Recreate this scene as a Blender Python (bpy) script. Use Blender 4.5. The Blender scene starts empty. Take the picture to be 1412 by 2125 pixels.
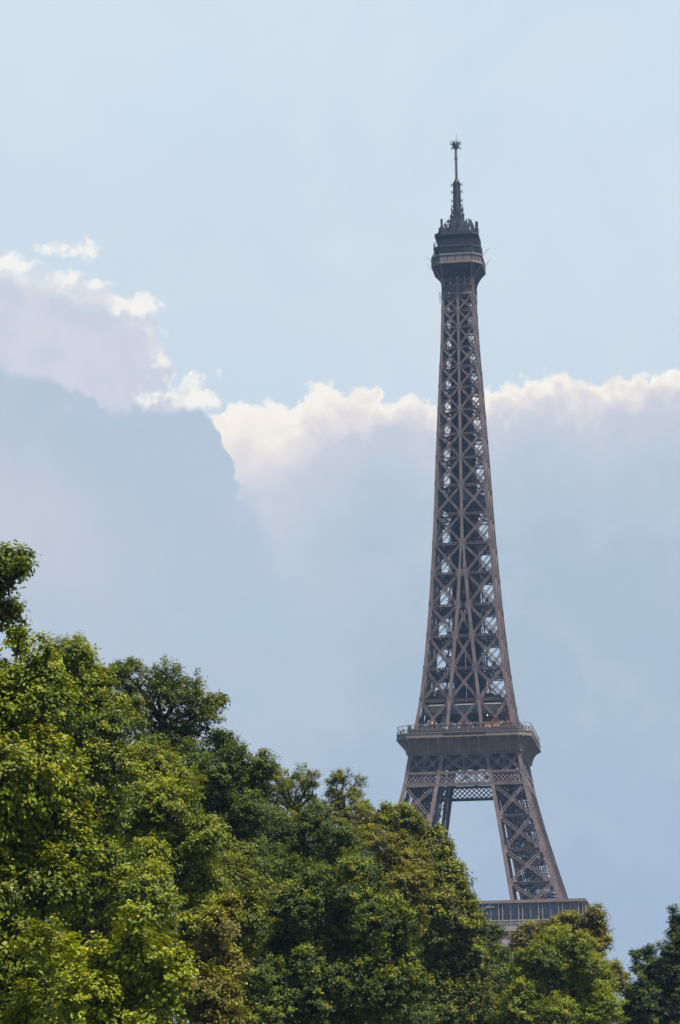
import bpy, math, random
import numpy as np
from mathutils import Vector, Matrix

# ------------------------------------------------------------------ camera, sky, sun, exposure
scene = bpy.context.scene
COL = scene.collection
R = math.radians
DIST, FPX, PITCH, YAW, ROLL, TOWER_ROT, EYE = 800.0, 5603.1, R(13.29), R(-2.71), R(.72), R(-5.84), 3.0
CAM = np.array([0., -DIST, EYE])


def ray(px, py):
    """direction in the world of a point of the 1412 x 2125 photograph"""
    u = px - 706.; v = 1062.5 - py
    cr, sr = math.cos(ROLL), math.sin(ROLL)
    u, v = u * cr + v * sr, -u * sr + v * cr
    x = u / FPX; up = v / FPX
    y = math.cos(PITCH) - up * math.sin(PITCH); z = math.sin(PITCH) + up * math.cos(PITCH)
    c, s = math.cos(YAW), math.sin(YAW)
    return np.array([x * c + y * s, -x * s + y * c, z])


fwd = Vector(ray(706, 1062.5)).normalized()
rgt = (Vector(ray(707, 1062.5)) - Vector(ray(706, 1062.5))).normalized()
upv = rgt.cross(fwd)
cam = bpy.data.cameras.new('camera')
camo = bpy.data.objects.new('camera', cam); COL.objects.link(camo)
cam.sensor_fit = 'VERTICAL'; cam.sensor_height = 36; cam.sensor_width = 24
cam.lens = FPX / 2125 * 36
cam.clip_start = .5; cam.clip_end = 20000
m = Matrix.Identity(4)
for i in range(3):
    m[i][0] = rgt[i]; m[i][1] = upv[i]; m[i][2] = -fwd[i]; m[i][3] = CAM[i]
camo.matrix_world = m
scene.camera = camo
scene.view_settings.view_transform = 'Standard'; scene.view_settings.look = 'None'
EXPO = .45; scene.view_settings.exposure = EXPO; scene.view_settings.gamma = 1
scene.render.film_transparent = False
scene.cycles.max_bounces = 5; scene.cycles.diffuse_bounces = 1; scene.cycles.glossy_bounces = 2
scene.cycles.transmission_bounces = 4; scene.cycles.volume_bounces = 0
scene.cycles.use_denoising = True

SUN_EL, SUN_AZ = R(62), R(128)      # azimuth clockwise from +Y: high, behind the camera and to the right
sd = Vector((math.sin(SUN_AZ) * math.cos(SUN_EL), math.cos(SUN_AZ) * math.cos(SUN_EL), math.sin(SUN_EL)))
sun = bpy.data.lights.new('sun', 'SUN'); sun.energy = 5.0; sun.angle = R(.5); sun.color = (1, .95, .87)
suno = bpy.data.objects.new('sun', sun); COL.objects.link(suno)
suno.rotation_euler = sd.to_track_quat('Z', 'Y').to_euler(); suno.location = (200, -900, 400)


class NT:
    """small node-tree writer"""
    def __init__(s, nt):
        s.nt = nt; s.n = nt.nodes; s.l = nt.links

    def node(s, t, **k):
        n = s.n.new(t)
        for a, b in k.items(): setattr(n, a, b)
        return n

    def put(s, sock, v):
        if isinstance(v, bpy.types.NodeSocket): s.l.new(v, sock)
        else: sock.default_value = v

    def math(s, op, a, b=0., c=None, clamp=False):
        n = s.node('ShaderNodeMath', operation=op, use_clamp=clamp)
        s.put(n.inputs[0], a); s.put(n.inputs[1], b)
        if c is not None: s.put(n.inputs[2], c)
        return n.outputs[0]

    def mix(s, f, a, b, mode='MIX'):
        n = s.node('ShaderNodeMix', data_type='RGBA', blend_type=mode)
        s.put(n.inputs[0], f); s.put(n.inputs[6], a); s.put(n.inputs[7], b)
        return n.outputs[2]

    def ramp(s, f, pts, interp='LINEAR'):
        n = s.node('ShaderNodeValToRGB'); n.color_ramp.interpolation = interp
        el = n.color_ramp.elements
        while len(el) > 1: el.remove(el[-1])
        el[0].position = pts[0][0]; el[0].color = (*pts[0][1], 1)
        for p, c in pts[1:]:
            e = el.new(p); e.color = (*c, 1)
        s.put(n.inputs[0], f); return n.outputs[0]

    def noise(s, vec, scale, detail=4, rough=.55, dist=0., out=0):
        n = s.node('ShaderNodeTexNoise'); s.put(n.inputs['Vector'], vec)
        n.inputs['Scale'].default_value = scale; n.inputs['Detail'].default_value = detail
        n.inputs['Roughness'].default_value = rough; n.inputs['Distortion'].default_value = dist
        return n.outputs[out]

    def sstep(s, x, a, b):
        n = s.node('ShaderNodeMapRange', interpolation_type='SMOOTHSTEP')
        s.put(n.inputs[0], x); s.put(n.inputs[1], a); s.put(n.inputs[2], b)
        n.inputs[3].default_value = 0; n.inputs[4].default_value = 1
        return n.outputs[0]

    def curve(s, x, pts):
        n = s.node('ShaderNodeFloatCurve'); cu = n.mapping.curves[0]; n.mapping.use_clip = False
        cu.points[0].location = pts[0]; cu.points[1].location = pts[-1]
        for p in pts[1:-1]: cu.points.new(*p)
        for p in cu.points: p.handle_type = 'AUTO_CLAMPED'
        n.mapping.update(); s.put(n.inputs['Value'], x); return n.outputs[0]


def lin(r, g, b):
    return tuple(((c / 255 + .055) / 1.055) ** 2.4 if c > 10 else c / 3294 for c in (r, g, b))


world = bpy.data.worlds.new('World'); scene.world = world; world.use_nodes = True
SKY_STRENGTH = .1


def build_sky():
    t = NT(world.node_tree); t.n.clear()
    out = t.node('ShaderNodeOutputWorld'); bg = t.node('ShaderNodeBackground')
    bg.inputs[1].default_value = SKY_STRENGTH
    t.l.new(bg.outputs[0], out.inputs[0])
    sky = t.node('ShaderNodeTexSky', sky_type='NISHITA')
    sky.sun_disc = False; sky.sun_elevation = SUN_EL; sky.sun_rotation = SUN_AZ
    sky.air_density = 1.0; sky.dust_density = 2.5; sky.ozone_density = 1.0; sky.altitude = 50
    d = t.node('ShaderNodeTexCoord').outputs['Generated']
    sp = t.node('ShaderNodeSeparateXYZ'); t.l.new(d, sp.inputs[0])
    az = t.math('ARCTAN2', sp.outputs[0], sp.outputs[1]); el = t.math('ARCSINE', sp.outputs[2])
    A0, A1, E0, E1 = -.20, .12, 0., .42

    G = 1 / SKY_STRENGTH / 2 ** EXPO
    def K(c): return tuple(v * G for v in lin(*c)) + (1,)

    def band(pts, azn):
        q = []
        for px, py in pts:
            v = ray(px, py); v = v / np.linalg.norm(v)
            q.append(((math.atan2(v[0], v[1]) - A0) / (A1 - A0), (math.asin(v[2]) - E0) / (E1 - E0)))
        q.sort()
        q = [(-.05, q[0][1])] * 0 + [(0., q[0][1])] + q + [(1., q[-1][1])]
        e = t.curve(azn, q)
        return t.math('MULTIPLY_ADD', e, E1 - E0, E0)
    n_big = t.noise(d, 55, 2, .5); n_mid = t.noise(d, 150, 3, .5); n_fine = t.noise(d, 480, 4, .55)
    n_off = t.noise(d, 130, 4, .6, out=1)
    so = t.node('ShaderNodeSeparateColor'); t.l.new(n_off, so.inputs[0])
    azj = t.math('MULTIPLY_ADD', t.math('SUBTRACT', so.outputs[0], .5), .018, az)
    azn = t.math('DIVIDE', t.math('SUBTRACT', azj, A0), A1 - A0)
    bump = t.math('ADD', t.math('MULTIPLY', t.math('SUBTRACT', n_mid, .5), .016),
                  t.math('MULTIPLY', t.math('SUBTRACT', n_fine, .5), .0035))
    elj = t.math('ADD', el, bump)

    # clear sky seen through a thin high veil
    veil = t.ramp(t.math('DIVIDE', el, .45), [(.0, lin(188, 204, 218)), (.45, lin(205, 222, 234)), (.7, lin(219, 232, 241)), (.95, lin(219, 235, 246))])
    veil = t.mix(1., veil, (G,) * 3 + (1,), 'MULTIPLY')
    streak = t.noise(d, 9, 3, .5, .6)
    vf = t.math('MULTIPLY_ADD', streak, .16, .80)
    vf = t.math('MULTIPLY', vf, t.math('SUBTRACT', 1., t.math('MULTIPLY', t.sstep(el, .46, .95), .85)))   # the veil thins out overhead
    base = t.mix(vf, sky.outputs[0], veil)
    cream = t.math('MULTIPLY', t.sstep(t.noise(d, 16, 4, .55, .4), .44, .72), .5)
    base = t.mix(cream, base, K((222, 231, 234)))

    # far left bank, lavender with sunlit tufts
    n_soft = t.noise(d, 95, 3, .5)
    bumpS = t.math('MULTIPLY', t.math('SUBTRACT', n_soft, .5), .020)
    fA = band([(-60, 520), (0, 531), (60, 533), (130, 560), (210, 590), (250, 600), (312, 645), (335, 690), (352, 735), (372, 790), (440, 838), (470, 900), (700, 1400)], azn)
    dA = t.math('SUBTRACT', fA, t.math('ADD', el, t.math('ADD', t.math('MULTIPLY', bump, .55), t.math('MULTIPLY', bumpS, .5))))
    soft = t.math('MULTIPLY_ADD', t.sstep(n_big, .35, .7), .012, .0012)
    aA = t.sstep(dA, 0., soft)
    rimA = t.math('MULTIPLY', t.math('SUBTRACT', 1., t.sstep(dA, .0005, .014)), t.math('MULTIPLY_ADD', t.sstep(t.noise(d, 60, 3, .5), .40, .62), .75, .25))
    body = t.mix(t.sstep(n_soft, .3, .7), K((206, 212, 225)), K((216, 217, 227)))
    cA = t.mix(rimA, body, K((255, 251, 243)))
    c = t.mix(aA, base, cA)
    # loose tufts above the left bank
    def tuft(c0, px, py, rx, ry, thr):
        v = ray(px, py); v = v / np.linalg.norm(v)
        ax = t.math('DIVIDE', t.math('SUBTRACT', az, math.atan2(v[0], v[1])), rx / FPX)
        ay = t.math('DIVIDE', t.math('SUBTRACT', el, math.asin(v[2])), ry / FPX)
        r2 = t.math('ADD', t.math('MULTIPLY', ax, ax), t.math('MULTIPLY', ay, ay))
        s_ = t.math('SUBTRACT', t.math('ADD', t.math('MULTIPLY_ADD', n_mid, 1.6, -.8), t.math('MULTIPLY_ADD', n_fine, .8, -.4)), t.math('MULTIPLY', r2, .5))
        return t.mix(t.math('MULTIPLY', t.sstep(s_, thr, thr + .55), .92), c0, K((254, 250, 242)))
    for a_ in [(115, 517, 60, 22, -.40), (180, 522, 50, 28, -.40), (272, 632, 72, 30, -.55), (20, 545, 70, 24, -.45), (140, 575, 50, 26, -.35), (205, 590, 50, 16, -.4), (345, 685, 34, 24, -.30), (335, 740, 34, 40, -.2), (340, 785, 60, 14, -.3), (395, 800, 40, 36, -.4), (410, 826, 60, 26, -.5), (320, 825, 60, 22, -.35), (456, 775, 12, 18, -.25)]:
        c = tuft(c, *a_)

    # main bank with the bright rim
    fC = band([(380, 1000), (430, 905), (447, 855), (480, 832), (505, 825), (560, 833), (610, 832), (640, 800), (672, 795), (720, 803), (780, 799), (815, 822), (850, 812), (875, 818), (903, 842), (950, 838), (1000, 808), (1050, 796), (1100, 778), (1140, 769), (1180, 776), (1240, 788), (1290, 778), (1330, 780), (1375, 760), (1412, 760), (1500, 740)], azn)
    dC = t.math('SUBTRACT', fC, elj)
    aC = t.sstep(dC, -.0006, .0030)
    dCj = t.math('ADD', dC, t.math('ADD', t.math('MULTIPLY', t.math('SUBTRACT', n_big, .5), .022), t.math('MULTIPLY', t.math('SUBTRACT', n_soft, .5), .012)))
    left = t.math('SUBTRACT', 1., t.sstep(az, -.085, -.025))
    dCs = t.math('DIVIDE', dCj, t.math('MULTIPLY_ADD', left, 1.3, .8))
    cC = t.ramp(t.math('DIVIDE', dCs, .10), [(.0, lin(255, 251, 242)), (.04, lin(255, 247, 234)), (.095, lin(234, 228, 227)), (.18, lin(208, 211, 221)), (.40, lin(191, 204, 216)), (.75, lin(181, 198, 212)), (1., lin(176, 194, 209))])
    cC = t.mix(1., cC, (G,) * 3 + (1,), 'MULTIPLY')
    low = t.math('MULTIPLY', t.sstep(t.noise(d, 22, 3, .5, .5), .48, .75), .4)
    cC = t.mix(t.math('MULTIPLY', low, t.sstep(dC, .02, .06)), cC, K((203, 209, 222)))
    lum = t.math('MULTIPLY', t.sstep(t.noise(d, 38, 5, .55, .6), .45, .75), .35)
    cC = t.mix(t.math('MULTIPLY', lum, t.sstep(dC, .012, .04)), cC, K((200, 211, 223)))
    c = t.mix(aC, c, cC)

    # nearer shaded bank at the left, blue grey, no lit rim
    fB = band([(-60, 735), (0, 752), (45, 768), (90, 767), (150, 795), (200, 822), (245, 850), (262, 845), (285, 829), (320, 848), (370, 840), (400, 836), (438, 852), (452, 880), (468, 915), (478, 945), (495, 975), (503, 1012), (545, 1040), (560, 1080), (620, 1130), (700, 1200), (900, 1500)], azn)
    dB = t.math('SUBTRACT', fB, t.math('ADD', el, t.math('ADD', t.math('MULTIPLY', bump, .28), t.math('MULTIPLY', bumpS, .45))))
    softB = t.math('MULTIPLY_ADD', t.sstep(az, -.09, -.062), .03, .0042)
    aB = t.sstep(dB, 0., softB)
    fade = t.math('SUBTRACT', 1., t.sstep(az, -.080, -.035))
    cB = t.mix(t.sstep(t.noise(d, 26, 3, .5, .4), .35, .7), K((183, 201, 216)), K((190, 201, 214)))
    cB = t.mix(t.math('MULTIPLY', t.sstep(t.noise(d, 48, 5, .55, .8), .5, .75), .45), cB, K((200, 209, 222)))
    lo_ = t.math('MULTIPLY', t.math('SUBTRACT', 1., t.sstep(az, -.17, -.10)), t.sstep(dB, .02, .05))
    lo_ = t.math('MULTIPLY', lo_, t.math('SUBTRACT', 1., t.sstep(dB, .05, .12)))
    cB = t.mix(t.math('MULTIPLY', lo_, .8), cB, K((206, 207, 217)))
    c = t.mix(t.math('MULTIPLY', aB, fade), c, cB)
    # towards the horizon everything melts into one pale blue grey
    c = t.mix(t.math('SUBTRACT', 1., t.sstep(el, .03, .17)), c, K((171, 189, 205)))
    # the cloud and the veil fill this quarter of the sky; elsewhere it is clear
    c = t.mix(t.sstep(t.math('ABSOLUTE', t.math('ADD', az, .05)), .30, .75), c, sky.outputs[0])
    t.l.new(c, bg.inputs[0])


build_sky()

# ------------------------------------------------------------------ helpers
def tag(o, label=None, cat=None, group=None, kind=None):
    for k, v in (('label', label), ('category', cat), ('group', group), ('kind', kind)):
        if v: o[k] = v
    return o


def empty(name, loc=(0, 0, 0), rz=0.):
    o = bpy.data.objects.new(name, None); COL.objects.link(o)
    o.location = loc; o.rotation_euler.z = rz; return o


class MB:
    """collects bars, boxes and polygons and links them as ONE mesh"""
    def __init__(s): s.b = []; s.v = []; s.f = []; s.nv = 0

    def bar(s, p0, p1, w, h=None, up=(0, 0, 1)):
        s.b.append((*p0, *p1, w, w if h is None else h, *up))

    def box(s, x0, x1, y0, y1, z0, z1):
        s.bar(((x0 + x1) / 2, (y0 + y1) / 2, z0), ((x0 + x1) / 2, (y0 + y1) / 2, z1), abs(x1 - x0), abs(y1 - y0), (0, 1, 0))

    def poly(s, vs, fs):
        k = s.nv; s.v += [tuple(v) for v in vs]; s.nv += len(vs)
        s.f += [tuple(i + k for i in f) for f in fs]

    def prism(s, ring0, ring1, cap0=True, cap1=True):
        n = len(ring0)
        fs = [(i, (i + 1) % n, n + (i + 1) % n, n + i) for i in range(n)]
        if cap0: fs.append(tuple(range(n - 1, -1, -1)))
        if cap1: fs.append(tuple(range(n, 2 * n)))
        s.poly(list(ring0) + list(ring1), fs)

    def tube(s, pts, rads, n=6):
        """tapered tube through points"""
        pts = [Vector(p) for p in pts]; rings = []
        for i, p in enumerate(pts):
            d = (pts[min(i + 1, len(pts) - 1)] - pts[max(i - 1, 0)]).normalized()
            a = d.cross(Vector((0, 0, 1)) if abs(d.z) < .9 else Vector((1, 0, 0))).normalized(); b = d.cross(a)
            rings.append([tuple(p + (a * math.cos(2 * math.pi * k / n) + b * math.sin(2 * math.pi * k / n)) * rads[i]) for k in range(n)])
        vs = [v for r in rings for v in r]; fs = []
        for i in range(len(rings) - 1):
            for k in range(n):
                fs.append((i * n + k, i * n + (k + 1) % n, (i + 1) * n + (k + 1) % n, (i + 1) * n + k))
        fs.append(tuple(range(n - 1, -1, -1))); fs.append(tuple(range((len(rings) - 1) * n, len(rings) * n)))
        s.poly(vs, fs)

    def laced(s, p0, p1, W, nrm, t=.2, lace=.12, pitch=None):
        """two flanges joined by zigzag lacing; nrm = normal of the plane it lies in"""
        p0 = np.array(p0, float); p1 = np.array(p1, float); n = np.array(nrm, float)
        d = p1 - p0; L = np.linalg.norm(d)
        if L < .05: return
        d /= L; sd_ = np.cross(n, d); sd_ /= np.linalg.norm(sd_); o = sd_ * (W / 2 - t / 2)
        s.bar(p0 + o, p1 + o, t, t * 1.6, n); s.bar(p0 - o, p1 - o, t, t * 1.6, n)
        k = max(2, int(L / (pitch or W * 1.1)))
        for i in range(k):
            a = p0 + d * (L * i / k); b = p0 + d * (L * (i + 1) / k); sg = 1 if i % 2 else -1
            s.bar(a + o * sg, b - o * sg, lace, lace, n)

    def build(s, name, mat, parent=None):
        V = [np.array(s.v, float).reshape(-1, 3)]; F4 = []
        if s.b:
            B = np.array(s.b, float); p0, p1, w, h, up = B[:, 0:3], B[:, 3:6], B[:, 6:7], B[:, 7:8], B[:, 8:11]
            d = p1 - p0; d /= np.maximum(np.linalg.norm(d, axis=1, keepdims=True), 1e-9)
            bad = np.abs((d * up).sum(1)) > .999 * np.linalg.norm(up, axis=1); up = up.copy(); up[bad] = (0, 1, 0)
            bad = np.abs((d * up).sum(1)) > .999; up[bad] = (1, 0, 0)
            a = np.cross(d, up); a /= np.linalg.norm(a, axis=1, keepdims=True); b = np.cross(a, d)
            a = a * w / 2; b = b * h / 2
            cs = np.stack([p0 - a - b, p0 + a - b, p0 + a + b, p0 - a + b, p1 - a - b, p1 + a - b, p1 + a + b, p1 - a + b], 1)
            k = s.nv + 8 * np.arange(len(B))[:, None, None]
            q = np.array([(0, 3, 2, 1), (4, 5, 6, 7), (0, 1, 5, 4), (1, 2, 6, 5), (2, 3, 7, 6), (3, 0, 4, 7)])[None]
            # side vector is d x up, so flip to face outward
            F4 = (k + q).reshape(-1, 4)[:, ::-1]; V.append(cs.reshape(-1, 3))
        me = bpy.data.meshes.new(name)
        V = np.concatenate(V)
        loops = [np.array([i for f in s.f for i in f], int)]; sizes = [np.array([len(f) for f in s.f], int)]
        if len(F4): loops.append(F4.reshape(-1)); sizes.append(np.full(len(F4), 4))
        loops = np.concatenate(loops).astype(np.int32); sizes = np.concatenate(sizes).astype(np.int32)
        me.vertices.add(len(V)); me.vertices.foreach_set('co', V.astype(np.float32).ravel())
        me.loops.add(len(loops)); me.loops.foreach_set('vertex_index', loops)
        me.polygons.add(len(sizes)); st = np.concatenate([[0], np.cumsum(sizes)[:-1]]).astype(np.int32)
        me.polygons.foreach_set('loop_start', st)
        me.update(calc_edges=True); me.validate(); me.shade_flat()
        me.materials.append(mat)
        o = bpy.data.objects.new(name, me); COL.objects.link(o)
        if parent: o.parent = parent
        return o


# ------------------------------------------------------------------ materials
def mat(name, col, rough=.6, metal=0., var=.12, scale=.6, spec=.3, bump=0.):
    m_ = bpy.data.materials.new(name); m_.use_nodes = True; t = NT(m_.node_tree)
    b = t.n['Principled BSDF']; b.inputs['Roughness'].default_value = rough; b.inputs['Metallic'].default_value = metal
    b.inputs['Specular IOR Level'].default_value = spec
    o = t.node('ShaderNodeTexCoord').outputs['Object']
    n1 = t.noise(o, scale, 5, .65)
    f = t.sstep(n1, .3, .72)
    c0 = tuple(c * (1 - var) for c in col) + (1,); c1 = tuple(min(1, c * (1 + var)) for c in col) + (1,)
    t.l.new(t.mix(f, c0, c1), b.inputs['Base Color'])
    if bump:
        bn = t.node('ShaderNodeBump'); bn.inputs['Strength'].default_value = bump
        t.l.new(t.noise(o, scale * 6, 4), bn.inputs['Height']); t.l.new(bn.outputs[0], b.inputs['Normal'])
    return m_


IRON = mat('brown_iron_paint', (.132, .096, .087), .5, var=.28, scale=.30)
IRON_D = mat('dark_shaded_iron', (.024, .021, .025), .7, var=.2, scale=.35)  # darker copy of the iron, interior shade put into its colour
IRON_L = mat('tan_iron_paint', (.20, .15, .125), .5, var=.12, scale=.3)  # lighter tan tone of the iron paint
DARK = mat('dark_and_shade', (.022, .02, .022), .8)  # near-black for dark parts, with underside shade put into the colour
ANT = mat('grey_antenna_metal', (.035, .034, .042), .6)
GLASS = mat('tinted_glass', (.055, .08, .125), .1, spec=.6, var=.45, scale=.3)
PALE = mat('pale_mauve_paint', (.33, .265, .26), .6)
PANEL = mat('green_grey_panel', (.22, .22, .19), .6)
RED = mat('dark_red_paint', (.16, .03, .035), .6)
STONE = mat('pale_masonry', (.38, .34, .28), .85, bump=.3)
WHITE = mat('white_canvas', (.75, .75, .73), .8)
ORANGE = mat('orange_paint', (.55, .24, .06), .6)


def emit(name, col, s):
    m_ = bpy.data.materials.new(name); m_.use_nodes = True
    b = m_.node_tree.nodes['Principled BSDF']; b.inputs['Base Color'].default_value = (*col, 1)
    b.inputs['Emission Color'].default_value = (*col, 1); b.inputs['Emission Strength'].default_value = s
    return m_


LAMP = emit('lit_lamp', (1., .5, .12), .8)

# ------------------------------------------------------------------ ground
def ground():
    b = MB(); n = 64; rad = [0, 40, 150, 400, 900, 1800, 3000]
    vs = [(0, -400, 0)]; fs = []
    for r_ in rad[1:]:
        for k in range(n):
            a = 2 * math.pi * k / n; vs.append((r_ * math.cos(a), -400 + r_ * math.sin(a), 0))
    for k in range(n): fs.append((0, 1 + k, 1 + (k + 1) % n))
    for j in range(len(rad) - 2):
        for k in range(n):
            a = 1 + j * n; fs.append((a + k, a + n + k, a + n + (k + 1) % n, a + (k + 1) % n))
    b.poly(vs, fs)
    g = mat('grass_and_gravel', (.07, .085, .035), .9, var=.35, scale=.05, bump=.4)
    return tag(b.build('ground', g), kind='structure')


ground()

# ------------------------------------------------------------------ the tower
PROF = [(0, 62), (20, 50.5), (40, 40.5), (57.6, 33.0), (64, 30.55), (71.2, 27.9), (76.1, 26.1), (86, 23.2), (96, 20.4), (105.6, 18.05), (115, 16.45), (119.5, 15.5), (123.9, 14.68), (131.5, 13.31), (141.1, 12.09), (151.1, 11.1), (160.5, 10.29), (170.6, 9.58), (179.8, 8.98), (189, 8.42), (198, 8.01), (206.6, 7.59), (214.2, 7.21), (221.9, 6.8), (229.2, 6.4), (235.8, 6.03), (242.1, 5.62), (248.7, 5.34), (254, 5.15), (258.8, 4.98), (262.1, 4.93)]
INNER = [(0, 37.5), (20, 30), (40, 22.3), (57.6, 15.6), (64, 14.5), (71.5, 13.3), (76.3, 12.5), (86, 10.9), (96.2, 9.3), (105.8, 7.6), (115.2, 5.95), (119.5, 5.4), (124.6, 4.95), (131.5, 4.3), (141.3, 3.35), (151.2, 2.5), (160.6, 1.6), (170.4, .95), (179.7, 0)]
LV = [119.5, 131.5, 141.2, 151.2, 160.6, 170.5, 179.7, 189, 198, 206.6, 214.2, 221.9, 229.2, 235.8, 242.1, 248.7, 254, 258.8]
def hw(h): return float(np.interp(h, *zip(*PROF)))
def inn(h): return float(np.interp(h, *zip(*INNER))) if h < 179.7 else 0.


tower = empty('iron_lattice_tower', (0, 0, 0), TOWER_ROT)
tag(tower, 'tall brown iron lattice tower with a mast on top, rising behind the trees', 'tower')
SIDES = [((1, 0), (0, -1)), ((0, 1), (1, 0)), ((-1, 0), (0, 1)), ((0, -1), (-1, 0))]   # (along, outward) for each face


def fp(side, u, dpt, z):
    """point of a face: u along it, dpt outward from the axis"""
    (ax, ay), (nx, ny) = SIDES[side]
    return np.array([ax * u + nx * dpt, ay * u + ny * dpt, z])


# --- four legs, ground to second deck
def leg(sx, sy):
    zs = [0, 12, 24, 36, 47, 57.6, 66, 76.2, 86, 96.1, 105.8]
    br = MB(); gd = []
    def c(i, j, z):     # i,j: 1 outer, 0 inner
        a = hw(z) - .5; b = inn(z) + .5
        return np.array([sx * (a if i else b), sy * (a if j else b), z])
    for i in (0, 1):
        for j in (0, 1):
            ch = MB(); gd.append(ch)
            for z0, z1 in zip(zs, zs[1:] + [115.2]):
                if z1 == z0: continue
                ch.bar(c(i, j, z0), c(i, j, z1), 1.05, 1.05, (0, 1, 0))
    faces = [((0, 0), (1, 0), (0, sy)), ((0, 1), (1, 1), (0, sy)), ((0, 0), (0, 1), (sx, 0)), ((1, 0), (1, 1), (sx, 0))]
    for A, B, nn in faces:
        n = (nn[0], nn[1], .2)
        for z0, z1 in zip(zs, zs[1:]):
            a0, b0, a1, b1 = c(*A, z0), c(*B, z0), c(*A, z1), c(*B, z1)
            lw, fl, lc_ = (.95, .24, .12) if A[1] == B[1] else (.7, .14, .08)
            br.laced(a0, b1, lw, n, fl, lc_, .8); br.laced(b0, a1, lw, n, fl, lc_, .8)
            br.laced(a1, b1, .8, n, .13, .09, .8)
            al = (b0 - a0) / np.linalg.norm(b0 - a0)
            for p, q in ((a0, 1), (b0, -1)):      # gusset at each node, inside the outline
                p = p + al * q * .45; ch_ = (a1 - a0 if q > 0 else b1 - b0); ch_ = ch_ / np.linalg.norm(ch_) * 1.15
                br.bar(p - ch_, p + ch_, 1.15 if abs(nn[0]) < .5 else .97, .97 if abs(nn[0]) < .5 else 1.15, (0, 1, 0))
            mid = (a0 + b1 + a1 + b0) / 4
            br.bar(mid + (0, 0, -.7), mid + (0, 0, .7), 1.5, .3, (nn[0], nn[1], 0))
    # mid posts on the front and back of the leg
    o = br.build('leg', IRON, tower)
    for g_ in gd: g_.build('corner_girder', IRON, o)
    inr = MB()
    rnd = random.Random(int(sx * 3 + sy * 7 + 40))
    # inclined lift track, stairs and inner frames
    for off in (-3.2, -1.8, -.5, .9, 2.3):
        for z0, z1 in zip(zs[4:], zs[5:] + [114]):
            m0 = (c(0, 0, z0) + c(1, 1, z0)) / 2; m1 = (c(0, 0, z1) + c(1, 1, z1)) / 2
            inr.laced(m0 + (off, off * .5, 0), m1 + (off, off * .5, 0), .9, (0, 1, .2), .26, .12, .9)
    for z in np.arange(48, 114, 1.7):
        m0 = (c(0, 0, z) + c(1, 1, z)) / 2
        inr.bar(m0 + (-2.4, 0, 0), m0 + (2.4, 0, 0), .22)
        inr.bar(m0 + (-1.6, -1.5, 0), m0 + (1.6, 1.6, .9), .16)
    for z in np.arange(48, 114, 2.4):
        k = .18 if int(z / 2.4) % 2 else .42
        w = c(1, 0, z) - c(0, 0, z); d_ = c(0, 1, z) - c(0, 0, z)
        for q in (.28, .62):
            p = c(0, 0, z) + w * k + d_ * q; p2 = c(0, 0, z + 2.4) + (c(1, 0, z + 2.4) - c(0, 0, z + 2.4)) * (.6 - k) + d_ * q
            inr.bar(p, p2, .7, .22, (0, 0, 1)); inr.bar(p + (0, 0, 1.1), p2 + (0, 0, 1.1), .1, .1)
    for z in list(np.arange(56.5, 114, 9.9)):
        P = [c(0, 0, z), c(1, 0, z), c(1, 1, z), c(0, 1, z)]
        for a in range(4): inr.laced(P[a], P[(a + 1) % 4], .7, (0, 0, 1), .14, .1, .7)
        inr.laced(P[0], P[2], .7, (0, 0, 1), .14, .1, .7); inr.laced(P[1], P[3], .7, (0, 0, 1), .14, .1, .7)
        for _ in range(10):
            a = rnd.random(); b = rnd.random(); zz = rnd.uniform(2, 4.5)
            p = P[0] + (P[1] - P[0]) * a + (P[3] - P[0]) * b
            inr.bar(p, p + (rnd.uniform(-1, 1), rnd.uniform(-1, 1), zz), .2)
    inr.build('lift_track', IRON_D, o)  # shade inside the leg comes from the darker iron copy
    ms = MB(); ms.box(sx * 36.5, sx * 63, sy * 36.5, sy * 63, 0, 1.2); ms.box(sx * 38, sx * 62.6, sy * 38, sy * 62.6, 1.2, 4)
    ms.build('masonry_plinth', STONE, tower)


for sx in (-1, 1):
    for sy in (-1, 1): leg(sx, sy)

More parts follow.
